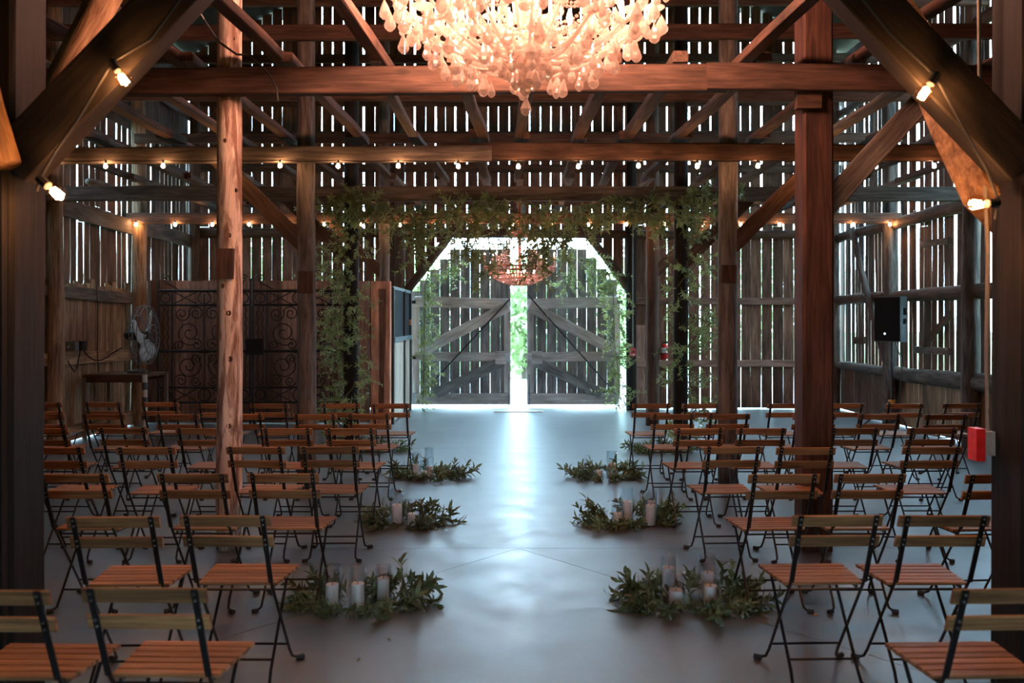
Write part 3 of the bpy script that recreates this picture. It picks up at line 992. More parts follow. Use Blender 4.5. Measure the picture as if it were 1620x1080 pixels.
def make_chair_parts():
    P = CHAIR_PARTS

    def rec(name, me, mat4=None, kind=None):
        P.append((name, me, mat4 or I4, kind))

    def slat(L, wd, th):
        # a slat with eased edges, grain along X
        c = 0.003
        prof = [(-wd / 2, -th / 2 + c), (-wd / 2 + c, -th / 2), (wd / 2 - c, -th / 2), (wd / 2, -th / 2 + c), (wd / 2, th / 2 - c), (wd / 2 - c, th / 2), (-wd / 2 + c, th / 2), (-wd / 2, th / 2 - c)]
        vs = [(x, a, b) for x in (-L / 2, L / 2) for a, b in prof]
        fs = [(q, (q + 1) % 8, (q + 1) % 8 + 8, q + 8) for q in range(8)] + [tuple(range(7, -1, -1)), tuple(range(8, 16))]
        return MB().add(vs, fs)

    bs = slat(0.39, 0.053, 0.013).mesh('back_slat', 'chair')
    tilt = Matrix.Rotation(math.radians(90 + 20), 4, 'X')
    for z, y in ((0.766, -0.003), (0.672, 0.031)):
        rec('back_slat', bs, Matrix.Translation((0, y, z)) @ tilt)
    n = 6
    for k in range(n):
        t = k / (n - 1)
        L = 0.356 + 0.044 * t
        rec('seat_slat', slat(L, 0.043, 0.014).mesh('seat_slat', 'chair'), Matrix.Translation((0, 0.172 + 0.052 * k, 0.452)))
    for s in (-1, 1):
        # long bar: flat upright behind the slats, round leg down to the front foot
        mb = MB()
        x = s * 0.163
        a, b = Vector((x, -0.0265, 0.793)), Vector((x, 0.098, 0.475))
        d = (b - a)
        rot = frame(a, b, (0, -1, 0)).to_3x3()
        mb.box((a + b) / 2, (d.length, 0.021, 0.006), rot)
        pts = [(x, 0.092, 0.492), (x, 0.118, 0.455), (x * 1.01, 0.40, 0.07), (x * 1.04, 0.432, 0.028), (x * 1.14, 0.452, 0.016)]
        mb.tube(pts, 0.0072, 6)
        rec('long_leg', mb.mesh('long_leg', 'steel'))
        mb = MB().tube([(s * 0.150, 0.425, 0.435), (s * 0.150, 0.14, 0.07), (s * 0.153, 0.112, 0.028), (s * 0.168, 0.095, 0.016)], 0.0072, 6)
        rec('short_leg', mb.mesh('short_leg', 'steel'))
        # seat side rail under the slats
        mb = MB()
        p, q = Vector((s * 0.150, 0.150, 0.437)), Vector((s * 0.172, 0.445, 0.437))
        mb.box((p + q) / 2, ((q - p).length, 0.008, 0.016), frame(p, q, (0, 0, 1)).to_3x3())
        rec('seat_rail', mb.mesh('seat_rail', 'steel'))
        rec('foot', MB().tube([(x * 1.13, 0.450, 0.0125), (x * 1.32, 0.470, 0.0125)], 0.0125, 7).mesh('foot', 'rubber'))
        rec('foot', MB().tube([(s * 0.166, 0.097, 0.0125), (s * 0.195, 0.080, 0.0125)], 0.0125, 7).mesh('foot', 'rubber'))
    rec('stretcher', MB().tube([(-0.163, 0.375, 0.105), (0.163, 0.375, 0.105)], 0.006, 6).mesh('stretcher', 'steel'))
    rec('stretcher', MB().tube([(-0.15, 0.172, 0.108), (0.15, 0.172, 0.108)], 0.006, 6).mesh('stretcher', 'steel'))
    rec('seat_rod', MB().tube([(-0.163, 0.150, 0.428), (0.163, 0.150, 0.428)], 0.006, 6).mesh('seat_rod', 'steel'))
    rec('seat_rod', MB().tube([(-0.17, 0.425, 0.428), (0.17, 0.425, 0.428)], 0.006, 6).mesh('seat_rod', 'steel'))
    mb = MB()
    for s in (-1, 1):
        for z in (0.778, 0.754, 0.684, 0.660):
            y = -0.0265 + (0.793 - z) * 0.3915
            mb.tube([(s * 0.163, y - 0.001, z), (s * 0.163, y - 0.0065, z - 0.002)], 0.0042, 6)
    rec('bolt_heads', mb.mesh('bolt_heads', 'bolt'), None, 'stuff')


make_chair_parts()


def chair(label, x, y, rz, group):
    t = thing('folding_chair', label, 'chair', (x, y, 0), rz, group)
    for name, me, m4, kind in CHAIR_PARTS:
        o = bpy.data.objects.new(name, me)
        col.objects.link(o)
        o.parent = t
        o.matrix_basis = m4
        if kind: o['kind'] = kind
    return t


def seat_name(i):
    return 'aisle seat' if i == 0 else '%s seat from the aisle' % ORD[i]


LEFT = {0: [-1.165, -1.64], 1: [-1.25, -1.72], 2: [-1.28, -1.77, -2.42], 3: [-1.25, -1.735, -2.45, -3.05], 4: [-1.30, -1.79, -2.46, -3.07, -3.68],
        5: [-1.335, -1.81, -2.47, -3.04, -3.70, -4.25], 6: [-1.288, -1.79, -2.51, -3.04, -3.67, -4.25, -4.85]}
RIGHT = {0: [1.54], 1: [1.365, 1.82], 2: [1.44, 1.91, 2.61], 3: [1.42, 1.89, 2.73], 4: [1.40, 1.885, 2.61, 3.22], 5: [1.38, 1.88, 2.645, 3.23, 3.81],
         6: [1.34, 1.84, 2.70, 3.30, 3.89, 4.47]}
for side, rows in (('left', LEFT), ('right', RIGHT)):
    for r, xs in rows.items():
        for i, x in enumerate(xs):
            Y = 2.755 + 1.029 * r + R.uniform(-.02, .02)
            s = -1 if side == 'left' else 1
            if side == 'left' and r == 6 and i >= 4: Y += 0.12
            chair('slatted folding chair %s of aisle, %s row from camera, %s' % (side, ORD[r], seat_name(i)), x, Y, R.uniform(-.03, .03) + (0.035 if s > 0 else 0.0), 'folding chairs in rows on the %s' % side)

# ------------------------------------------------------------------ big crystal chandelier
CX, CY = 0.045, 5.0


def teardrop_mesh(h, r):
    prof = [(0.0012, 0.0), (r * 0.30, -h * 0.18), (r * 0.72, -h * 0.45), (r, -h * 0.68), (r * 0.86, -h * 0.82), (r * 0.45, -h * 0.94), (0.001, -h)]
    return MB().lathe(prof, 8).mesh('crystal_drop', 'crystal')


DROPS = [teardrop_mesh(0.118, 0.034), teardrop_mesh(0.100, 0.026), teardrop_mesh(0.078, 0.020)]


def bead_chain(mb, a, b, sag, n, r):
    a, b = Vector(a), Vector(b)
    for i in range(n + 1):
        t = i / n
        p = a.lerp(b, t) - Vector((0, 0, sag * 4 * t * (1 - t)))
        mb.lathe([(0.0005, r), (r * 0.8, r * 0.45), (r, 0), (r * 0.8, -r * 0.45), (0.0005, -r)], 6, p)


ch = thing('crystal_chandelier', 'large glowing crystal chandelier hanging in the foreground', 'chandelier', (CX, CY, 3.1))
prof = [(0.001, 2.985), (0.028, 2.99), (0.034, 3.01), (0.02, 3.03), (0.06, 3.05), (0.13, 3.10), (0.15, 3.14), (0.10, 3.17), (0.05, 3.20), (0.035, 3.30), (0.075, 3.36), (0.08, 3.42), (0.03, 3.50), (0.028, 3.9), (0.05, 3.95), (0.02, 4.0)]
MB().lathe(prof, 20, (CX, CY, 0)).build('hub', 'crystal', ch, smooth=True)
MB().tube([(CX, CY, 2.93), (CX, CY, 4.0)], 0.008, 8).build('rod', 'brass', ch)
mb = MB()
z = 4.0
k = 0
while z < 5.62:
    mb.ring(0.022, 0.005, (CX, CY, z), 10, 5, (1, 0, 0) if k % 2 else (0, 1, 0))
    z += 0.036
    k += 1
o = mb.build('chain', 'brass', ch); o['kind'] = 'stuff'


def drop(x, y, z, k, rz=None):
    m = Matrix.Translation((x, y, z)) @ Matrix.Rotation(R.uniform(0, 3), 4, 'Z') @ Matrix.Rotation(R.uniform(-.12, .12), 4, 'X')
    return put('crystal_drop', DROPS[k], ch, m)


def arm_ring(n, rad, zcup, zroot, ph, lit):
    tips = []
    for i in range(n):
        a = ph + i * math.tau / n
        d = Vector((math.cos(a), math.sin(a), 0))
        c = Vector((CX, CY, 0))
        pts = []
        for t in [k / 12 for k in range(13)]:
            rr = 0.06 + (rad - 0.06) * t
            zz = zroot + (zcup - zroot) * t ** 1.6 - 0.10 * math.sin(t * math.pi) * (1 - 0.3 * t)
            pts.append(c + d * rr + Vector((0, 0, zz)))
        MB().tube(pts, [0.013 - 0.005 * t / 12 for t in range(13)], 7).build('arm', 'crystal', ch, smooth=True)
        p = pts[-1]
        tips.append(p)
        cup = MB().lathe([(0.006, 0.0), (0.03, 0.006), (0.062, 0.022), (0.066, 0.026), (0.03, 0.014), (0.016, 0.02), (0.018, 0.05), (0.001, 0.05)], 14, p).build('drip_cup', 'crystal', ch, smooth=True)
        MB().lathe([(0.011, 0.045), (0.011, 0.13), (0.001, 0.13)], 8, p).build('candle_sleeve', 'wax', ch)
        if lit:
            MB().lathe([(0.004, 0.13), (0.014, 0.145), (0.019, 0.165), (0.013, 0.195), (0.001, 0.225)], 8, p).build('candle_bulb', 'candle_bulb', ch, smooth=True)
        for q in range(4):
            b = a + q * math.tau / 4 + 0.4
            drop(p.x + 0.058 * math.cos(b), p.y + 0.058 * math.sin(b), p.z - 0.005 - 0.04 * (q % 2), (i + q) % 3)
        # a crystal hangs from a short bead string below the arm end
        q = pts[8]
        drop(q.x, q.y, q.z - 0.05, 0)
        drop(pts[10].x, pts[10].y, pts[10].z - 0.03, 1)
        drop(pts[6].x, pts[6].y, pts[6].z - 0.035, 1)
    return tips


t1 = arm_ring(12, 0.74, 3.40, 3.12, 0.13, True)
t2 = arm_ring(8, 0.46, 3.46, 3.16, 0.45, True)
t3 = arm_ring(10, 0.60, 3.30, 3.10, 0.36, False)
mb = MB()
for tips, sag in ((t1, 0.10), (t2, 0.09), (t3, 0.08)):
    for i, p in enumerate(tips):
        q = tips[(i + 1) % len(tips)]
        bead_chain(mb, p - Vector((0, 0, .03)), q - Vector((0, 0, .03)), sag * 0.5, 16, 0.009)
        bead_chain(mb, p - Vector((0, 0, .01)), q - Vector((0, 0, .01)), sag, 18, 0.0105)
        bead_chain(mb, p + Vector((0, 0, .02)), Vector((CX, CY, 3.42)), 0.20, 24, 0.0105)
        m_ = (p + q) / 2
        bead_chain(mb, (CX + (p.x - CX) * .55, CY + (p.y - CY) * .55, 3.20), (CX + (q.x - CX) * .55, CY + (q.y - CY) * .55, 3.20), 0.06, 12, 0.010)
o = mb.build('bead_chains', 'crystal', ch); o['kind'] = 'stuff'
for tips, sag in ((t1, 0.10), (t2, 0.09)):
    for i, p in enumerate(tips):
        q = tips[(i + 1) % len(tips)]
        m_ = (p + q) / 2
        drop(m_.x, m_.y, m_.z - sag - 0.025, 0 if tips is t1 else 1)
for i in range(14):
    a = i * math.tau / 14
    drop(CX + 0.14 * math.cos(a), CY + 0.14 * math.sin(a), 3.10 - 0.01 * (i % 2), 1)
for i in range(8):
    a = i * math.tau / 8 + 0.2
    drop(CX + 0.065 * math.cos(a), CY + 0.065 * math.sin(a), 3.03, 1)
drop(CX, CY, 3.005, 0)
drop(CX, CY, 2.895, 0)
mb = MB()
for i in range(7):
    mb.lathe([(0.0005, 0.009), (0.009, 0), (0.0005, -0.009)], 6, (CX, CY, 3.0 - i * 0.004))
# leafy glass ornaments between the arms
for i in range(12):
    a = 0.13 + (i + 0.5) * math.tau / 12
    p = (CX + 0.50 * math.cos(a), CY + 0.50 * math.sin(a), 3.30)
    MB().lathe([(0.001, -0.055), (0.022, -0.035), (0.034, 0.0), (0.026, 0.03), (0.012, 0.05), (0.001, 0.075)], 8, p).build('glass_bud', 'crystal', ch)
    MB().tube([(CX + 0.08 * math.cos(a), CY + 0.08 * math.sin(a), 3.18), (CX + 0.3 * math.cos(a), CY + 0.3 * math.sin(a), 3.16), p], 0.008, 6).build('bud_stem', 'crystal', ch)

# ------------------------------------------------------------------ basket chandelier near the doors
BX, BYY = PX(822, 12.6), 12.6
st(plank('joist', (BX, 11.1, 3.44), (BX, 13.95, 3.44), 0.09, 0.07, (0, 0, 1), 'dark', None), 'joist from which the small basket chandelier hangs', 'joist')
bc = thing('basket_chandelier', 'smaller pink crystal basket chandelier hanging before the barn doors', 'chandelier', (BX, BYY, 2.1))
zr = PZ(423, BYY)
tiers = [(0.50, zr), (0.49, zr - 0.055), (0.42, zr - 0.11), (0.33, zr - 0.165), (0.23, zr - 0.21), (0.12, zr - 0.245)]
for k, (rr, zz) in enumerate(tiers):
    MB().ring(rr, 0.011 if k < 2 else 0.007, (BX, BYY, zz), 40, 5).build('hoop', 'copper', bc)
MB().ring(0.13, 0.012, (BX, BYY, PZ(367, BYY)), 24, 5).build('hoop', 'copper', bc)
MB().ring(0.13, 0.010, (BX, BYY, PZ(372, BYY)), 24, 5).build('hoop', 'copper', bc)
MB().tube([(BX, BYY, zr - 0.26), (BX, BYY, 3.42)], 0.022, 8).build('stem', 'copper', bc)
mb = MB()
ztop = PZ(372, BYY)
for i in range(64):
    a = i * math.tau / 64
    ca, sa = math.cos(a), math.sin(a)
    bead_chain(mb, (BX + 0.13 * ca, BYY + 0.13 * sa, ztop), (BX + 0.49 * ca, BYY + 0.49 * sa, zr), 0.10, 13, 0.013) if i % 2 == 0 else None
    for k in range(len(tiers) - 1):
        r0, z0 = tiers[k]; r1, z1 = tiers[k + 1]
        for t in (0.15, 0.5, 0.85):
            rr = r0 + (r1 - r0) * t
            mb.lathe([(0.0005, 0.018), (0.016, 0), (0.0005, -0.018)], 5, (BX + rr * ca, BYY + rr * sa, z0 + (z1 - z0) * t))
o = mb.build('bead_strings', 'crystal2', bc); o['kind'] = 'stuff'
for i in range(8):
    a = i * math.tau / 8 + 0.1
    p = Vector((BX + 0.50 * math.cos(a), BYY + 0.50 * math.sin(a), zr))
    MB().lathe([(0.028, 0.0), (0.034, 0.02), (0.012, 0.03), (0.012, 0.16), (0.001, 0.16)], 8, p).build('candle_sleeve', 'crystal2', bc)
    MB().lathe([(0.006, 0.16), (0.013, 0.18), (0.001, 0.22)], 6, p).build('candle_bulb', 'bulb2', bc)
for i in range(5):
    a = i * math.tau / 5
    MB().lathe([(0.001, -0.03), (0.02, -0.01), (0.02, 0.01), (0.001, 0.03)], 8, (BX + 0.2 * math.cos(a), BYY + 0.2 * math.sin(a), zr - 0.06)).build('inner_bulb', 'bulb2', bc)

# ------------------------------------------------------------------ string lights


def bulb_parts(par, p, r, big=False, axis=(0, 0, -1)):
    p = Vector(p)
    q = Vector((0, 0, -1)).rotation_difference(Vector(axis)).to_matrix().to_4x4()
    m = Matrix.Translation(p) @ q
    MB().lathe([(r * 0.45, 0.028 if not big else 0.055), (r * 0.50, 0.0), (r * 0.4, -0.004)], 8).build('socket', 'rubber', par, m)
    if big:
        g = MB().lathe([(r * 0.42, 0.0), (r * 0.6, -r * 0.45), (r, -r * 1.35), (r * 0.92, -r * 1.85), (r * 0.55, -r * 2.25), (0.001, -r * 2.4)], 16).build('bulb', 'bulbglass', par, m, smooth=True)
        for k in range(4):
            a = k * math.tau / 4
            f = MB().tube([(0.3 * r * math.cos(a), 0.3 * r * math.sin(a), -r * 0.7), (0.42 * r * math.cos(a + .5), 0.42 * r * math.sin(a + .5), -r * 1.9)], r * 0.09, 6).build('filament', 'filament', None, m)
            f.parent = g
            f.matrix_parent_inverse = g.matrix_basis.inverted()
    else:
        MB().lathe([(r * 0.42, -0.003), (r * 0.85, -r * 0.9), (r, -r * 1.5), (r * 0.8, -r * 2.1), (0.001, -r * 2.5)], 8).build('bulb', 'bulb', par, m, smooth=True)


def string(label, xs, y, z, r):
    s = thing('string_lights', label, 'string lights', (0, y, z))
    pts = []
    for i, x in enumerate(xs):
        pts.append((x, y, z + 0.028))
        if i + 1 < len(xs):
            pts.append(((x + xs[i + 1]) / 2, y, z + 0.028 - 0.012))
    MB().tube(pts, 0.005, 5).build('wire', 'cable', s)
    for x in xs:
        bulb_parts(s, (x, y, z + R.uniform(-.006, .006)), r)


YS = BY[2] - 0.26
string('row of small glowing bulbs under the nearer cross beam', [PX(p, YS) for p in (77, 167, 258, 350, 443, 535, 630, 725, 820, 915, 1010, 1103, 1199, 1293, 1386, 1478)], YS, PZ(258, YS), 0.021)
YS = BY[4] - 0.21
string('row of small glowing bulbs under the beam nearer the doors', [PX(p, YS) for p in (215, 277, 336, 394, 453, 513, 572, 633, 692, 753, 813, 872, 931, 991, 1052, 1112, 1172, 1233, 1292, 1350, 1408)], YS, PZ(352, YS), 0.024)
for s in (-1, 1):
    t = thing('string_lights', 'two large clear bulbs hung on the nearest %s post' % SIDE[s], 'string lights', (s * 2.0, BY[0] - 0.2, 2.3))
    if s < 0:
        pa, pb = Vector((PX(186, 3.62), 3.62, PZ(112, 3.62))), Vector((PX(76, 3.60), 3.60, PZ(294, 3.6)))
        bulb_parts(t, pa, 0.034, True, (0.55, -0.1, -0.8)); bulb_parts(t, pb, 0.040, True, (0.75, -0.2, -0.6))
        w0 = [(PX(290, 3.62), 3.63, PZ(-12, 3.62)), (PX(235, 3.62), 3.63, PZ(62, 3.62)), pa + Vector((-.02, 0, .035)), (PX(120, 3.62), 3.63, PZ(190, 3.62)), (PX(80, 3.6), 3.63, PZ(240, 3.6)), pb + Vector((-.03, 0, .035)), (PX(52, 3.6), 3.63, PZ(300, 3.6))]
    else:
        pa, pb = Vector((PX(1472, 3.62), 3.62, PZ(133, 3.62))), Vector((PX(1562, 3.60), 3.60, PZ(322, 3.6)))
        bulb_parts(t, pa, 0.037, True, (-0.55, -0.1, -0.75)); bulb_parts(t, pb, 0.040, True, (-0.95, -0.3, -0.1))
        w0 = [(PX(1362, 3.62), 3.63, PZ(-8, 3.62)), (PX(1410, 3.62), 3.63, PZ(52, 3.62)), pa + Vector((.02, 0, .035)), (PX(1525, 3.62), 3.63, PZ(200, 3.62)), (PX(1568, 3.6), 3.63, PZ(268, 3.6)), pb + Vector((.045, 0, .01)), (PX(1580, 3.6), 3.63, PZ(345, 3.6))]
    MB().tube(w0, 0.006, 6).build('wire', 'cable', t)

# ------------------------------------------------------------------ greenery


def sprig_mesh(seed, L, nleaf, lw, ll):
    """One twig with paired leaves, all joined at the stem; grows along +Z, arching to +X."""
    q = random.Random(seed)
    seg = 7
    vs, fs = [], []
    path = []
    for i in range(seg + 1):
        t = i / seg
        path.append(Vector((0.35 * L * t * t, 0.05 * L * math.sin(3 * t + seed), L * t * (1 - 0.18 * t))))
    r = 0.0028
    for i, p in enumerate(path):
        rr = r * (1 - 0.7 * i / seg)
        for k in range(3):
            a = k * math.tau / 3
            vs.append(p + Vector((rr * math.cos(a), rr * math.sin(a), 0)))
    for i in range(seg):
        for k in range(3):
            k2 = (k + 1) % 3
            fs.append((i * 3 + k, i * 3 + k2, (i + 1) * 3 + k2, (i + 1) * 3 + k))
    for n in range(nleaf):
        i = min(seg, 1 + int((seg) * n / nleaf + q.random() * 0.6))
        base = i * 3 + n % 3
        b0 = vs[base]
        ax = (path[min(i + 1, seg)] - path[max(i - 1, 0)]).normalized()
        a = n * 2.4 + q.uniform(-.4, .4)
        sd = (Matrix.Rotation(a, 3, ax) @ ax.orthogonal().normalized())
        d = (sd * q.uniform(0.6, 1.0) + ax * q.uniform(0.3, 0.9)).normalized()
        wv = d.cross(ax).normalized()
        up = wv.cross(d)
        l = ll * q.uniform(0.7, 1.15)
        h = lw * q.uniform(0.8, 1.1)
        b = len(vs)
        c = 0.12 * l
        vs += [b0 + d * l * 0.35 + wv * h + up * c, b0 + d * l * 0.35 - wv * h + up * c, b0 + d * l * 0.72 + wv * h * 0.75 + up * c * 0.8, b0 + d * l * 0.72 - wv * h * 0.75 + up * c * 0.8, b0 + d * l - up * c * 0.3]
        fs += [(base, b + 1, b), (b, b + 1, b + 3, b + 2), (b + 2, b + 3, b + 4)]
    return MB().add(vs, fs).mesh('sprig', 'leaf')


SPRIGS = [sprig_mesh(i, 0.20 + 0.03 * (i % 4), 15 + i % 5, 0.0120 + 0.0015 * (i % 3), 0.076 + 0.006 * (i % 4)) for i in range(8)]
NEST = [sprig_mesh(40 + i, 0.15 + 0.02 * (i % 4), 13, 0.0115 + 0.001 * (i % 3), 0.080 + 0.006 * (i % 3)) for i in range(6)]
for me_ in NEST:
    me_.materials[0] = leaf_mat('nest_leaf', (0.075, 0.11, 0.045), (0.26, 0.33, 0.15)) if me_ is NEST[0] else NEST[0].materials[0]
LONG = [sprig_mesh(20 + i, 0.34 + 0.05 * i, 26, 0.012, 0.070) for i in range(4)]


def sprig(par, p, d, size=1.0, long=False, kit=None):
    m = Vector((0, 0, 1)).rotation_difference(Vector(d).normalized()).to_matrix().to_4x4()
    m = Matrix.Translation(p) @ m @ Matrix.Rotation(R.uniform(0, math.tau), 4, 'Z') @ Matrix.Scale(size, 4)
    return put('sprig', R.choice(kit or (LONG if long else SPRIGS)), par, m)


def vine(label, path, n, spread, droop=0.3, size=1.0, rstem=0.008, name='vine_garland', group=None, face=None, front=True):
    path = [Vector(p) for p in path]
    base = min(path, key=lambda p: p.z)
    v = thing(name, label, 'garland', base, group=group)
    MB().tube(path, rstem, 5).build('stem', 'stem', v)
    segs = [(a, b, (b - a).length) for a, b in zip(path, path[1:])]
    tot = sum(s[2] for s in segs)
    for i in range(n):
        t = (i + R.random()) / n * tot
        for a, b, l in segs:
            if t <= l: break
            t -= l
        p = a.lerp(b, min(1, t / l))
        off = Vector((R.uniform(-1, 1), R.uniform(-1, 1), R.uniform(-1, 1)))
        if front: off.y = -abs(off.y) * 0.8
        p = p + off * spread
        d = off + Vector((0, 0, -droop)) + (Vector(face) if face else Vector((0, 0, 0)))
        sprig(v, p, d, size * R.uniform(0.8, 1.2), R.random() < 0.3)
    return v


PLX, PRX = PX(556, BY[3]), PX(1077, BY[3])
# vines winding up the two posts
for X, s in ((PLX, -1), (PRX, 1)):
    pts = []
    for k in range(34):
        t = k / 33
        a = t * 3.2 * math.tau + (0.6 if s < 0 else 2.2)
        pts.append((X + 0.14 * math.cos(a) - (0.07 if s < 0 else -0.08), BY[3] - 0.03 + 0.14 * math.sin(a), 0.05 + 2.92 * t))
    vine('leafy vine winding up the %s wrapped post' % SIDE[s], pts, 260 if s < 0 else 190, 0.12, 0.5, 0.80, group='vines on the wrapped posts', face=(-0.25 if s < 0 else 0.25, -0.4, 0), front=False)
# swag over the beam between the posts
pts = []
for k in range(40):
    t = k / 39
    x = -2.45 + t * 5.0
    pts.append((x, BY[3] - 0.22, PZ(330, BY[3]) + 0.10 * math.sin(t * 19) - 0.09 * math.sin(t * math.pi) + (0.14 if t > 0.86 else 0.0)))
vine('long vine swag hanging along the beam between the wrapped posts', pts, 290, 0.12, 0.7, 1.0, face=(0, -0.3, -0.2))
# trailing tufts under the swag at the middle, before the small chandelier
for px, y0, y1, n, w_ in ((735, 350, 405, 26, 'left of the small chandelier'), (770, 362, 440, 22, 'touching the left edge of the small chandelier'), (845, 362, 425, 26, 'over the middle of the small chandelier'), (655, 345, 410, 26, 'beside the left corner strut'), (876, 360, 405, 18, 'right of the small chandelier')):
    Y = BY[3] - 0.22
    vine('trailing vine hanging from the swag %s' % w_, [(PX(px, Y), Y, PZ(y0, Y)), (PX(px + 6, Y), Y - 0.02, PZ((y0 + y1) / 2, Y)), (PX(px + 2, Y), Y, PZ(y1, Y))], n, 0.09, 1.3, 0.9, group='trailing vines under the swag')
# garland framing the doorway
YD = 15.88
vine('leafy garland down the left side of the doorway', [(PX(686, YD), YD, PZ(428, YD)), (PX(672, YD), YD, PZ(452, YD)), (PX(672, YD), YD, PZ(480, YD)), (PX(671, YD), YD, PZ(560, YD)), (PX(669, YD), YD, PZ(641, YD))], 105, 0.05, 0.8, 0.75, group='doorway garlands', face=(0.7, 0, 0))
vine('leafy garland down the right side of the doorway', [(PX(945, YD), YD, PZ(405, YD)), (PX(970, YD), YD, PZ(450, YD)), (PX(972, YD), YD, PZ(540, YD)), (PX(979, YD), YD, PZ(600, YD)), (PX(980, YD), YD, PZ(646, YD))], 125, 0.10, 0.8, 0.9, group='doorway garlands')
for px, y0, y1, n, w_ in ((715, 395, 435, 16, 'before the left door leaf'), (895, 388, 462, 28, 'before the right door leaf'), (938, 395, 440, 14, 'beside the right corner strut')):
    vine('vine cluster hanging %s' % w_, [(PX(px, YD), YD, PZ(y0, YD)), (PX(px + 4, YD), YD, PZ((y0 + y1) / 2, YD)), (PX(px + 2, YD), YD, PZ(y1, YD))], n, 0.09, 1.3, 0.9, group='doorway garlands')

# ------------------------------------------------------------------ aisle arrangements: greenery, pillar candles in glass cylinders
CANDLE = {}


def candle(x, y, h, r, label, dent=True):
    c = thing('pillar_candle', label, 'candle', (x, y, 0), group='pillar candles along the aisle')
    MB().lathe([(r * 0.97, 0.006), (r, 0.012), (r, h - 0.006), (r * 0.95, h), (r * 0.6, h - 0.006), (0.001, h - 0.008)], 20, (x, y, 0)).build('wax_body', 'wax', c, smooth=True)
    MB().tube([(x, y, h - 0.010), (x + 0.002, y, h + 0.012)], 0.0022, 5).build('wick', 'wick', c)


def cylinder(x, y, h, r, label):
    t = 0.0025
    o = MB().lathe([(0.001, 0.0), (r, 0.0), (r, h), (r - t, h + 0.001), (r - t, 0.005), (0.001, 0.005)], 24, (x, y, 0.0), cap=False).build('glass_cylinder', 'glass', None, smooth=True)
    tag(o, label, 'vase', 'glass cylinders along the aisle')


def arrangement(where, x, y, rx, ry, n, glasses, size=1.0):
    a = thing('floor_greenery', 'olive greenery nest on the floor %s' % where, 'greenery', (x, y, 0), group='aisle greenery nests')
    for i in range(int(n * 1.0)):
        u = R.uniform(0, math.tau)
        k = R.uniform(0.3, 1.0)
        px, py = x + rx * k * math.cos(u), y + ry * k * math.sin(u)
        if any((px - x - gx) ** 2 + (py - y - gy) ** 2 < (gr + 0.012) ** 2 for gx, gy, gh, gr, chh, d in glasses): k = 1.0; px, py = x + rx * math.cos(u), y + ry * 0.9 * math.sin(u)
        d = Vector((math.cos(u) * R.uniform(0.5, 1.2) + R.uniform(-.4, .4), math.sin(u) * R.uniform(0.2, 1.0), R.uniform(0.05, 0.55)))
        if py < y + 0.02: d.z *= 0.12
        sprig(a, (px, py, R.uniform(0.012, 0.04)), d, size * R.uniform(0.7, 1.0) * (0.85 if py < y else 1.15), False, NEST)
    for u in [k * math.tau / 9 for k in range(9)]:
        sprig(a, (x + rx * 0.95 * math.cos(u), y + ry * 0.9 * math.sin(u), 0.03), (math.cos(u), math.sin(u) * 0.4, 0.16), size * 1.05, True, NEST)
    for gx, gy, gh, gr, chh, d in glasses:
        cylinder(x + gx, y + gy, gh, gr, 'clear glass cylinder %s, the %s one' % (where, d))
        candle(x + gx, y + gy, chh, gr * 0.70, 'ivory pillar candle %s, in the %s glass' % (where, d))


arrangement('left of the aisle nearest the camera', -0.90, 5.05, 0.30, 0.16, 62,
            [(-0.15, -0.06, 0.235, 0.052, 0.140, 'leftmost'), (-0.005, -0.06, 0.245, 0.052, 0.145, 'middle'), (0.12, 0.06, 0.21, 0.050, 0.14, 'rightmost')], 1.0)
arrangement('right of the aisle nearest the camera', 1.00, 5.05, 0.32, 0.16, 66,
            [(-0.125, 0.10, 0.26, 0.052, 0.19, 'back left'), (-0.11, -0.05, 0.20, 0.056, 0.105, 'front left'), (0.10, 0.10, 0.26, 0.052, 0.16, 'back right'), (0.085, -0.05, 0.24, 0.052, 0.13, 'front right')], 1.0)
arrangement('left of the aisle, third chair row', -0.86, 7.08, 0.27, 0.15, 52,
            [(-0.11, -0.02, 0.28, 0.060, 0.16, 'taller'), (0.02, -0.07, 0.21, 0.055, 0.10, 'shorter')], 1.0)
arrangement('right of the aisle, third chair row', 0.86, 7.08, 0.28, 0.15, 54,
            [(0.02, 0.06, 0.28, 0.058, 0.17, 'back'), (-0.07, -0.06, 0.19, 0.052, 0.10, 'leftmost'), (0.19, -0.06, 0.24, 0.054, 0.165, 'front right'), (0.22, 0.07, 0.25, 0.05, 0.17, 'rearmost right')], 1.0)
arrangement('left of the aisle, fifth chair row', -0.90, 9.15, 0.28, 0.15, 48,
            [(-0.16, 0.02, 0.26, 0.050, 0.14, 'leftmost'), (-0.07, -0.06, 0.20, 0.050, 0.085, 'front'), (-0.03, 0.09, 0.30, 0.05, 0.11, 'rearmost')], 1.0)
arrangement('right of the aisle, fifth chair row', 0.88, 9.15, 0.27, 0.14, 46,
            [(0.09, 0.0, 0.28, 0.058, 0.155, 'taller'), (-0.05, -0.05, 0.15, 0.05, 0.09, 'shorter')], 1.0)
arrangement('at the foot of the left wrapped post', -1.78, 11.05, 0.30, 0.12, 40, [(0.12, -0.03, 0.2, 0.05, 0.1, 'single')], 1.0)
arrangement('at the foot of the right wrapped post', 1.82, 10.95, 0.36, 0.14, 46, [(-0.12, -0.03, 0.2, 0.05, 0.1, 'single')], 1.0)
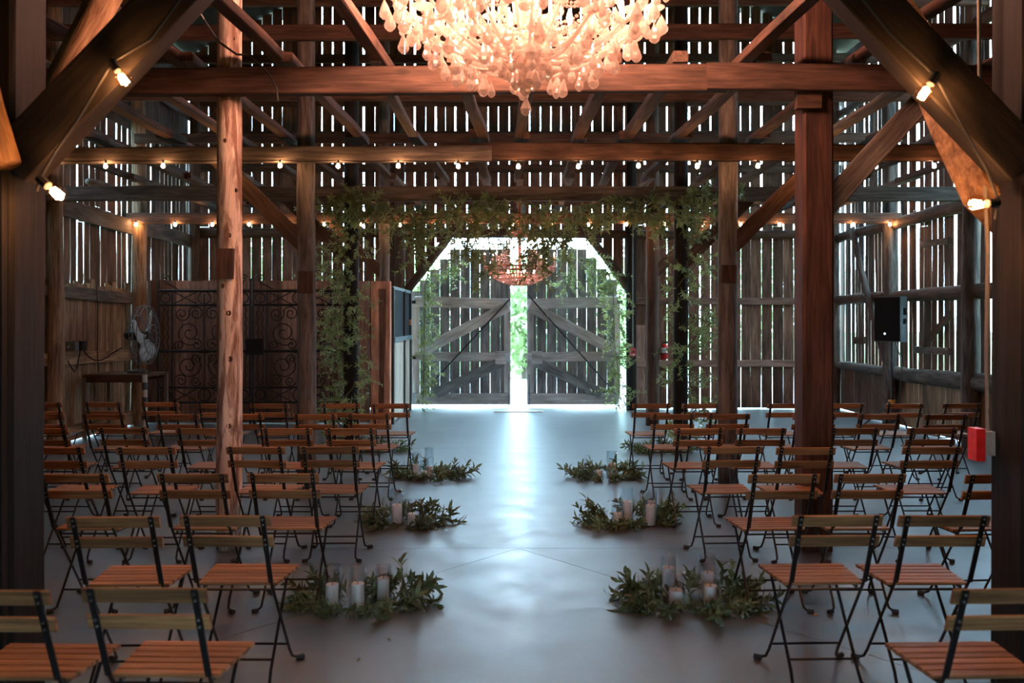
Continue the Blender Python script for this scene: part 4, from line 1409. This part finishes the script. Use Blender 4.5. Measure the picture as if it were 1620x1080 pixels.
# stray leaves dropped on the floor
for px, py in ((566, 1047), (668, 950), (612, 1010), (1297, 973), (716, 826)):
    Y = F * HC / (py - 508)
    mb = MB().add([(0, 0, 0.002), (0.022, 0.010, 0.006), (0.058, 0.002, 0.003), (0.022, -0.010, 0.006)], [(0, 3, 2, 1)])
    o = mb.build('fallen_leaf', 'leaf' if px != 1297 else 'yellow', None, Matrix.Translation((PX(px, Y), Y, 0.001)) @ Matrix.Rotation(R.uniform(0, 6), 4, 'Z'))
    tag(o, {566: 'small green leaf lying on the aisle floor in the front', 668: 'green leaf lying right of the nearest left greenery nest', 612: 'tiny leaf scrap below the nearest left greenery nest', 1297: 'yellow leaf lying under the right second row chair', 716: 'curled leaf beside the left third row greenery nest'}[px], 'leaf')

# ------------------------------------------------------------------ table with fan
tb = thing('side_table', 'dark wooden table on metal legs by the left wall', 'table', (-5.53, 12.36, 0))
x0, x1, y0, y1, zt = -5.88, -5.06, 12.0, 12.72, 0.88
plank('table_top', (x0 - 0.02, (y0 + y1) / 2, zt), (x1 + 0.03, (y0 + y1) / 2, zt), y1 - y0 + 0.06, 0.035, (0, 0, 1), 'table', tb, rough=0.001, bow=0.0)
MB().box(((x0 + x1) / 2, y0, zt - 0.055), (x1 - x0, 0.02, 0.07)).build('apron', 'table', tb)
MB().box(((x0 + x1) / 2, y1, zt - 0.055), (x1 - x0, 0.02, 0.07)).build('apron', 'table', tb)
for x in (x0, x1):
    for y in (y0, y1):
        MB().box((x, y, (zt - 0.02) / 2), (0.045, 0.045, zt - 0.02)).build('leg', 'galv', tb)
st_ = thing('striped_pole', 'black and white striped pole leaning against the table', 'pole', (PX(229, 11.9), 11.9, 0))
for k in range(9):
    MB().tube([(PX(229, 11.9), 11.9, 0.10 * k), (PX(229, 11.9), 11.9 + 0.0, 0.10 * k + 0.10)], 0.035, 8, cap=True).build('stripe', 'plastic' if k % 2 else 'box', st_)
fx, fy, fz = PX(229, 12.35), 12.35, PZ(530, 12.35)
fn = thing('pedestal_fan', 'grey bladed cage fan standing on the table', 'fan', (fx, fy, zt + 0.018))
A = Vector((1.0, 0.02, 0.0)).normalized()       # facing along the wall bay, nearly side-on to the camera
q = Vector((0, 0, 1)).rotation_difference(A).to_matrix().to_4x4()
Mf = Matrix.Translation((fx, fy, fz)) @ q
RF = 0.42
for rr, zz in ((RF, 0.0), (RF * 0.97, 0.05), (RF * 0.97, -0.05), (RF * 0.66, 0.10), (RF * 0.66, -0.10), (RF * 0.34, 0.12), (RF * 0.34, -0.12)):
    MB().ring(rr, 0.006, (0, 0, zz), 36, 5).build('cage_hoop', 'greyplastic', fn, Mf)
for k in range(18):
    a = k * math.tau / 18
    c, s_ = math.cos(a), math.sin(a)
    for sg in (-1, 1):
        MB().tube([(0.05 * c, 0.05 * s_, sg * 0.13), (RF * 0.66 * c, RF * 0.66 * s_, sg * 0.10), (RF * 0.97 * c, RF * 0.97 * s_, sg * 0.05), (RF * c, RF * s_, 0)], 0.0035, 4).build('cage_wire', 'greyplastic', fn, Mf)
for k in range(3):
    a = k * math.tau / 3 + 0.35
    vs, fs = [], []
    for i in range(7):
        t = i / 6
        rr = 0.06 + 0.31 * t
        half = 0.22 + 0.40 * math.sin(t * 2.6)
        for j in range(5):
            b = a + (j / 4 - 0.5) * 2 * half
            vs.append((rr * math.cos(b), rr * math.sin(b), (j / 4 - 0.5) * 0.10))
    for i in range(6):
        for j in range(4):
            fs.append((i * 5 + j, i * 5 + j + 1, (i + 1) * 5 + j + 1, (i + 1) * 5 + j))
    o = MB().add(vs, fs).build('blade', 'fan', fn, Mf, smooth=True)
    md = o.modifiers.new('thickness', 'SOLIDIFY'); md.thickness = 0.006
MB().lathe([(0.001, 0.09), (0.05, 0.08), (0.06, 0.0), (0.075, -0.10), (0.07, -0.24), (0.03, -0.28), (0.001, -0.28)], 16).build('motor', 'plastic', fn, Mf, smooth=True)
MB().tube([(fx - 0.10, fy + 0.04, fz - 0.05), (fx - 0.10, fy + 0.04, zt + 0.03)], 0.022, 8).build('neck', 'plastic', fn)
MB().lathe([(0.16, 0.0), (0.15, 0.03), (0.04, 0.06), (0.001, 0.06)], 20, (fx - 0.10, fy + 0.04, zt + 0.0185)).build('base', 'plastic', fn)
ob = thing('outlet_box', 'black and grey outlet box on the left wall', 'outlet', (XL + 0.27, 11.70, PZ(547, 11.7)))
oz = PZ(547, 11.70)
MB().box((XL + 0.24, 11.62, oz), (0.13, 0.10, 0.12)).build('housing', 'greyplastic', ob)
MB().box((XL + 0.25, 11.80, oz), (0.13, 0.14, 0.13)).build('plug_adapter', 'plastic', ob)
MB().lathe([(0.012, 0), (0.012, 0.006), (0.001, 0.007)], 8, (0, 0, 0)).build('lamp', 'white', ob, Matrix.Translation((XL + 0.22, 11.565, oz - 0.01)) @ Matrix.Rotation(math.pi / 2, 4, 'X'))
pts = [(XL + 0.30, 11.85, oz - 0.02)]
for k in range(1, 15):
    t = k / 14
    pts.append((XL + 0.26 + (fx - 0.3 - XL - 0.26) * t ** 1.6, 11.85 + 0.45 * t, oz - 0.02 - 0.26 * math.sin(min(1, t * 1.25) * math.pi * 0.62) + 0.22 * t * t))
tag(MB().tube(pts, 0.009, 6).build('fan_cable', 'cable'), 'black cable drooping from outlet box to the fan', 'cable')
tag(MB().tube([(XL + 0.30, 11.72, oz - 0.06), (XL + 0.31, 11.6, oz - 0.3), (XL + 0.33, 11.5, oz - 0.33), (XL + 0.33, 11.40, oz - 0.25), (XL + 0.33, 11.33, oz - 0.18)], 0.009, 6).build('fan_cable', 'cable'), 'short black cable looping below the outlet box', 'cable')
tag(MB().tube([(XL + 0.16, 12.46, 2.15), (XL + 0.17, 12.47, 1.9), (XL + 0.16, 12.49, 1.2), (XL + 0.17, 12.50, 0.9)], 0.007, 6).build('fan_cable', 'cable'), 'thin black cable running down the left lining boards', 'cable')

# ------------------------------------------------------------------ loudspeaker on tripod
sx, sy = PX(1411, 12.95), 12.95
ss = thing('speaker_stand', 'black tripod speaker stand in the right corner', 'stand', (sx, sy, 0))
MB().tube([(sx, sy, 0.12), (sx, sy, 1.32)], 0.019, 10).build('pole', 'plastic', ss)
MB().tube([(sx, sy, 0.78), (sx, sy, 1.02)], 0.03, 10).build('clamp', 'plastic', ss)
MB().tube([(sx, sy, 0.40), (sx, sy, 0.47)], 0.05, 10).build('collar', 'yellow', ss)
for a in (math.radians(200), math.radians(318), math.radians(75)):
    d = Vector((math.cos(a), math.sin(a), 0))
    rad = 0.68 if a == math.radians(200) else 0.24
    p = Vector((sx, sy, 0))
    MB().tube([p + d * 0.04 + Vector((0, 0, 0.44)), p + d * rad + Vector((0, 0, 0.014))], 0.013, 8).build('leg', 'plastic', ss)
    MB().tube([p + Vector((0, 0, 0.15)), p + d * rad * 0.55 + Vector((0, 0, 0.21))], 0.009, 6).build('stay', 'plastic', ss)
    MB().lathe([(0.02, 0), (0.02, 0.03), (0.001, 0.035)], 8, p + d * rad).build('foot', 'rubber', ss)
sp = thing('loudspeaker', 'black loudspeaker cabinet on the tripod stand', 'speaker', (sx, sy, 1.32), math.radians(-44))
zb, hh = 1.322, 0.66
mat4 = sp.matrix_basis
poly = [(-0.185, -0.17), (0.185, -0.17), (0.235 - 0.02, 0.0), (0.13, 0.20), (-0.13, 0.20), (-0.215, 0.0)]
vs = [(a, b, 0) for a, b in poly] + [(a, b, hh) for a, b in poly]
n = 6
mb = MB().add(vs, [tuple(range(n - 1, -1, -1)), tuple(range(n, 2 * n))] + [(i, (i + 1) % n, (i + 1) % n + n, i + n) for i in range(n)])
mb.build('cabinet', 'greyplastic', sp, mat4, smooth=False)
MB().box((0, -0.178, hh / 2), (0.36, 0.016, hh - 0.03)).build('grille', 'mesh', sp, mat4)
MB().lathe([(0.012, 0), (0.012, 0.006), (0.001, 0.006)], 10).build('power_light', 'led', sp, mat4 @ Matrix.Translation((-0.03, -0.187, 0.12)) @ Matrix.Rotation(math.pi / 2, 4, 'X'))
for z in (0.44, 0.30):
    MB().box((0.207, -0.06, z), (0.02, 0.06, 0.10 if z > 0.4 else 0.07), Matrix.Rotation(math.radians(-10), 3, 'Z')).build('side_handle', 'mesh', sp, mat4)
tag(MB().tube([(sx + 0.10, sy + 0.12, 1.32), (sx + 0.17, sy + 0.12, 1.12), (sx + 0.19, sy + 0.10, 0.95), (sx + 0.16, sy + 0.08, 0.6), (sx + 0.10, sy + 0.08, 0.3), (sx + 0.08, sy + 0.1, 0.01)], 0.008, 6).build('speaker_cable', 'cable'), 'black cable falling behind the speaker stand', 'cable')

# ------------------------------------------------------------------ safety gear and conduit
ex, ey = PX(1051, BY[4] - 0.02), BY[4] - 0.02
ez = PZ(568, ey)
fe = thing('fire_extinguisher', 'red fire extinguisher hanging beside the vine wrapped post', 'extinguisher', (ex, ey, ez))
MB().lathe([(0.045, 0.0), (0.055, 0.012), (0.055, 0.20), (0.045, 0.225), (0.02, 0.24), (0.001, 0.242)], 18, (ex, ey, ez)).build('cylinder_body', 'red_paint', fe, smooth=True)
MB().box((ex + 0.015, ey, ez + 0.262), (0.075, 0.022, 0.03)).build('valve_handle', 'plastic', fe)
MB().tube([(ex - 0.03, ey - 0.03, ez + 0.255), (ex - 0.062, ey - 0.035, ez + 0.18), (ex - 0.060, ey - 0.035, ez + 0.05)], 0.009, 6).build('hose', 'rubber', fe)
MB().lathe([(0.0562, 0.10), (0.0562, 0.18)], 18, (ex, ey, ez), cap=False).build('label_band', 'paper', fe)
MB().lathe([(0.0568, 0.075), (0.0568, 0.09)], 18, (ex, ey, ez), cap=False).build('strap', 'plastic', fe)
MB().box((ex - 0.075, ey + 0.03, ez + 0.12), (0.07, 0.03, 0.05)).build('bracket', 'plastic', fe)
ax_, ay_ = PX(1001, 16.03), 16.03
az_ = PZ(557, ay_)
fa = thing('fire_alarm_pull', 'small red fire alarm box on the right door post', 'alarm', (ax_, ay_, az_))
MB().box((ax_, ay_, az_), (0.105, 0.05, 0.145)).build('housing', 'pink', fa)
MB().box((ax_ + 0.005, ay_ - 0.028, az_ + 0.01), (0.05, 0.012, 0.035)).build('pull_handle', 'plastic', fa)
MB().box((ax_, ay_ - 0.026, az_ - 0.045), (0.07, 0.006, 0.02)).build('face_plate', 'paper', fa)
tag(MB().tube([(ax_, ay_ - 0.01, az_ + 0.07), (ax_, ay_ - 0.01, PZ(340, ay_))], 0.012, 8).build('conduit_pipe', 'galv'), 'thin galvanised conduit rising from the fire alarm box', 'pipe')
rx_, ry_ = 2.02, 3.70
rb = thing('horn_strobe', 'red and grey box mounted on the nearest right post', 'alarm', (PX(1551, 3.92), 3.92, PZ(703, 3.92)))
MB().box((PX(1545, 3.91), 3.91, PZ(702, 3.91)), (0.040, 0.075, 0.141)).build('red_housing', 'red_paint', rb)
MB().box((PX(1560, 3.92), 3.92, PZ(700, 3.92)), (0.042, 0.075, 0.105)).build('back_box', 'box', rb)
c = 3.92
tag(MB().tube([(PX(1563, c), c, PZ(684, c)), (PX(1561, c), c, PZ(560, c)), (PX(1563, c), c, PZ(400, c)), (PX(1558, c), c, PZ(270, c)), (PX(1553, c), c, PZ(225, c)), (PX(1550, c), c, PZ(120, c)), (PX(1549, c), c, PZ(0, c)), (PX(1549, c), c, 3.25)], 0.0095, 8).build('conduit_pipe', 'galv'), 'slim metal conduit running up the nearest right post', 'pipe')

# loose cable run over the joists to the chandelier beam
tag(MB().tube([(PX(300, 5.6), 5.6, PZ(-6, 5.6)), (PX(322, 5.7), 5.7, PZ(30, 5.7)), (PX(346, 5.9), 5.9, PZ(66, 5.9)), (PX(374, 6.0), 6.0, PZ(86, 6.0)), (PX(394, 6.05), 6.05, PZ(87, 6.05)), (PX(424, 6.08), 6.08, PZ(115, 6.08)), (PX(437, 6.08), 6.08, PZ(138, 6.08)), (PX(440, 6.1), 6.1, PZ(160, 6.1))], 0.008, 6).build('power_cable', 'cable'), 'black cable looping over the chandelier beam near the pale log post', 'cable')
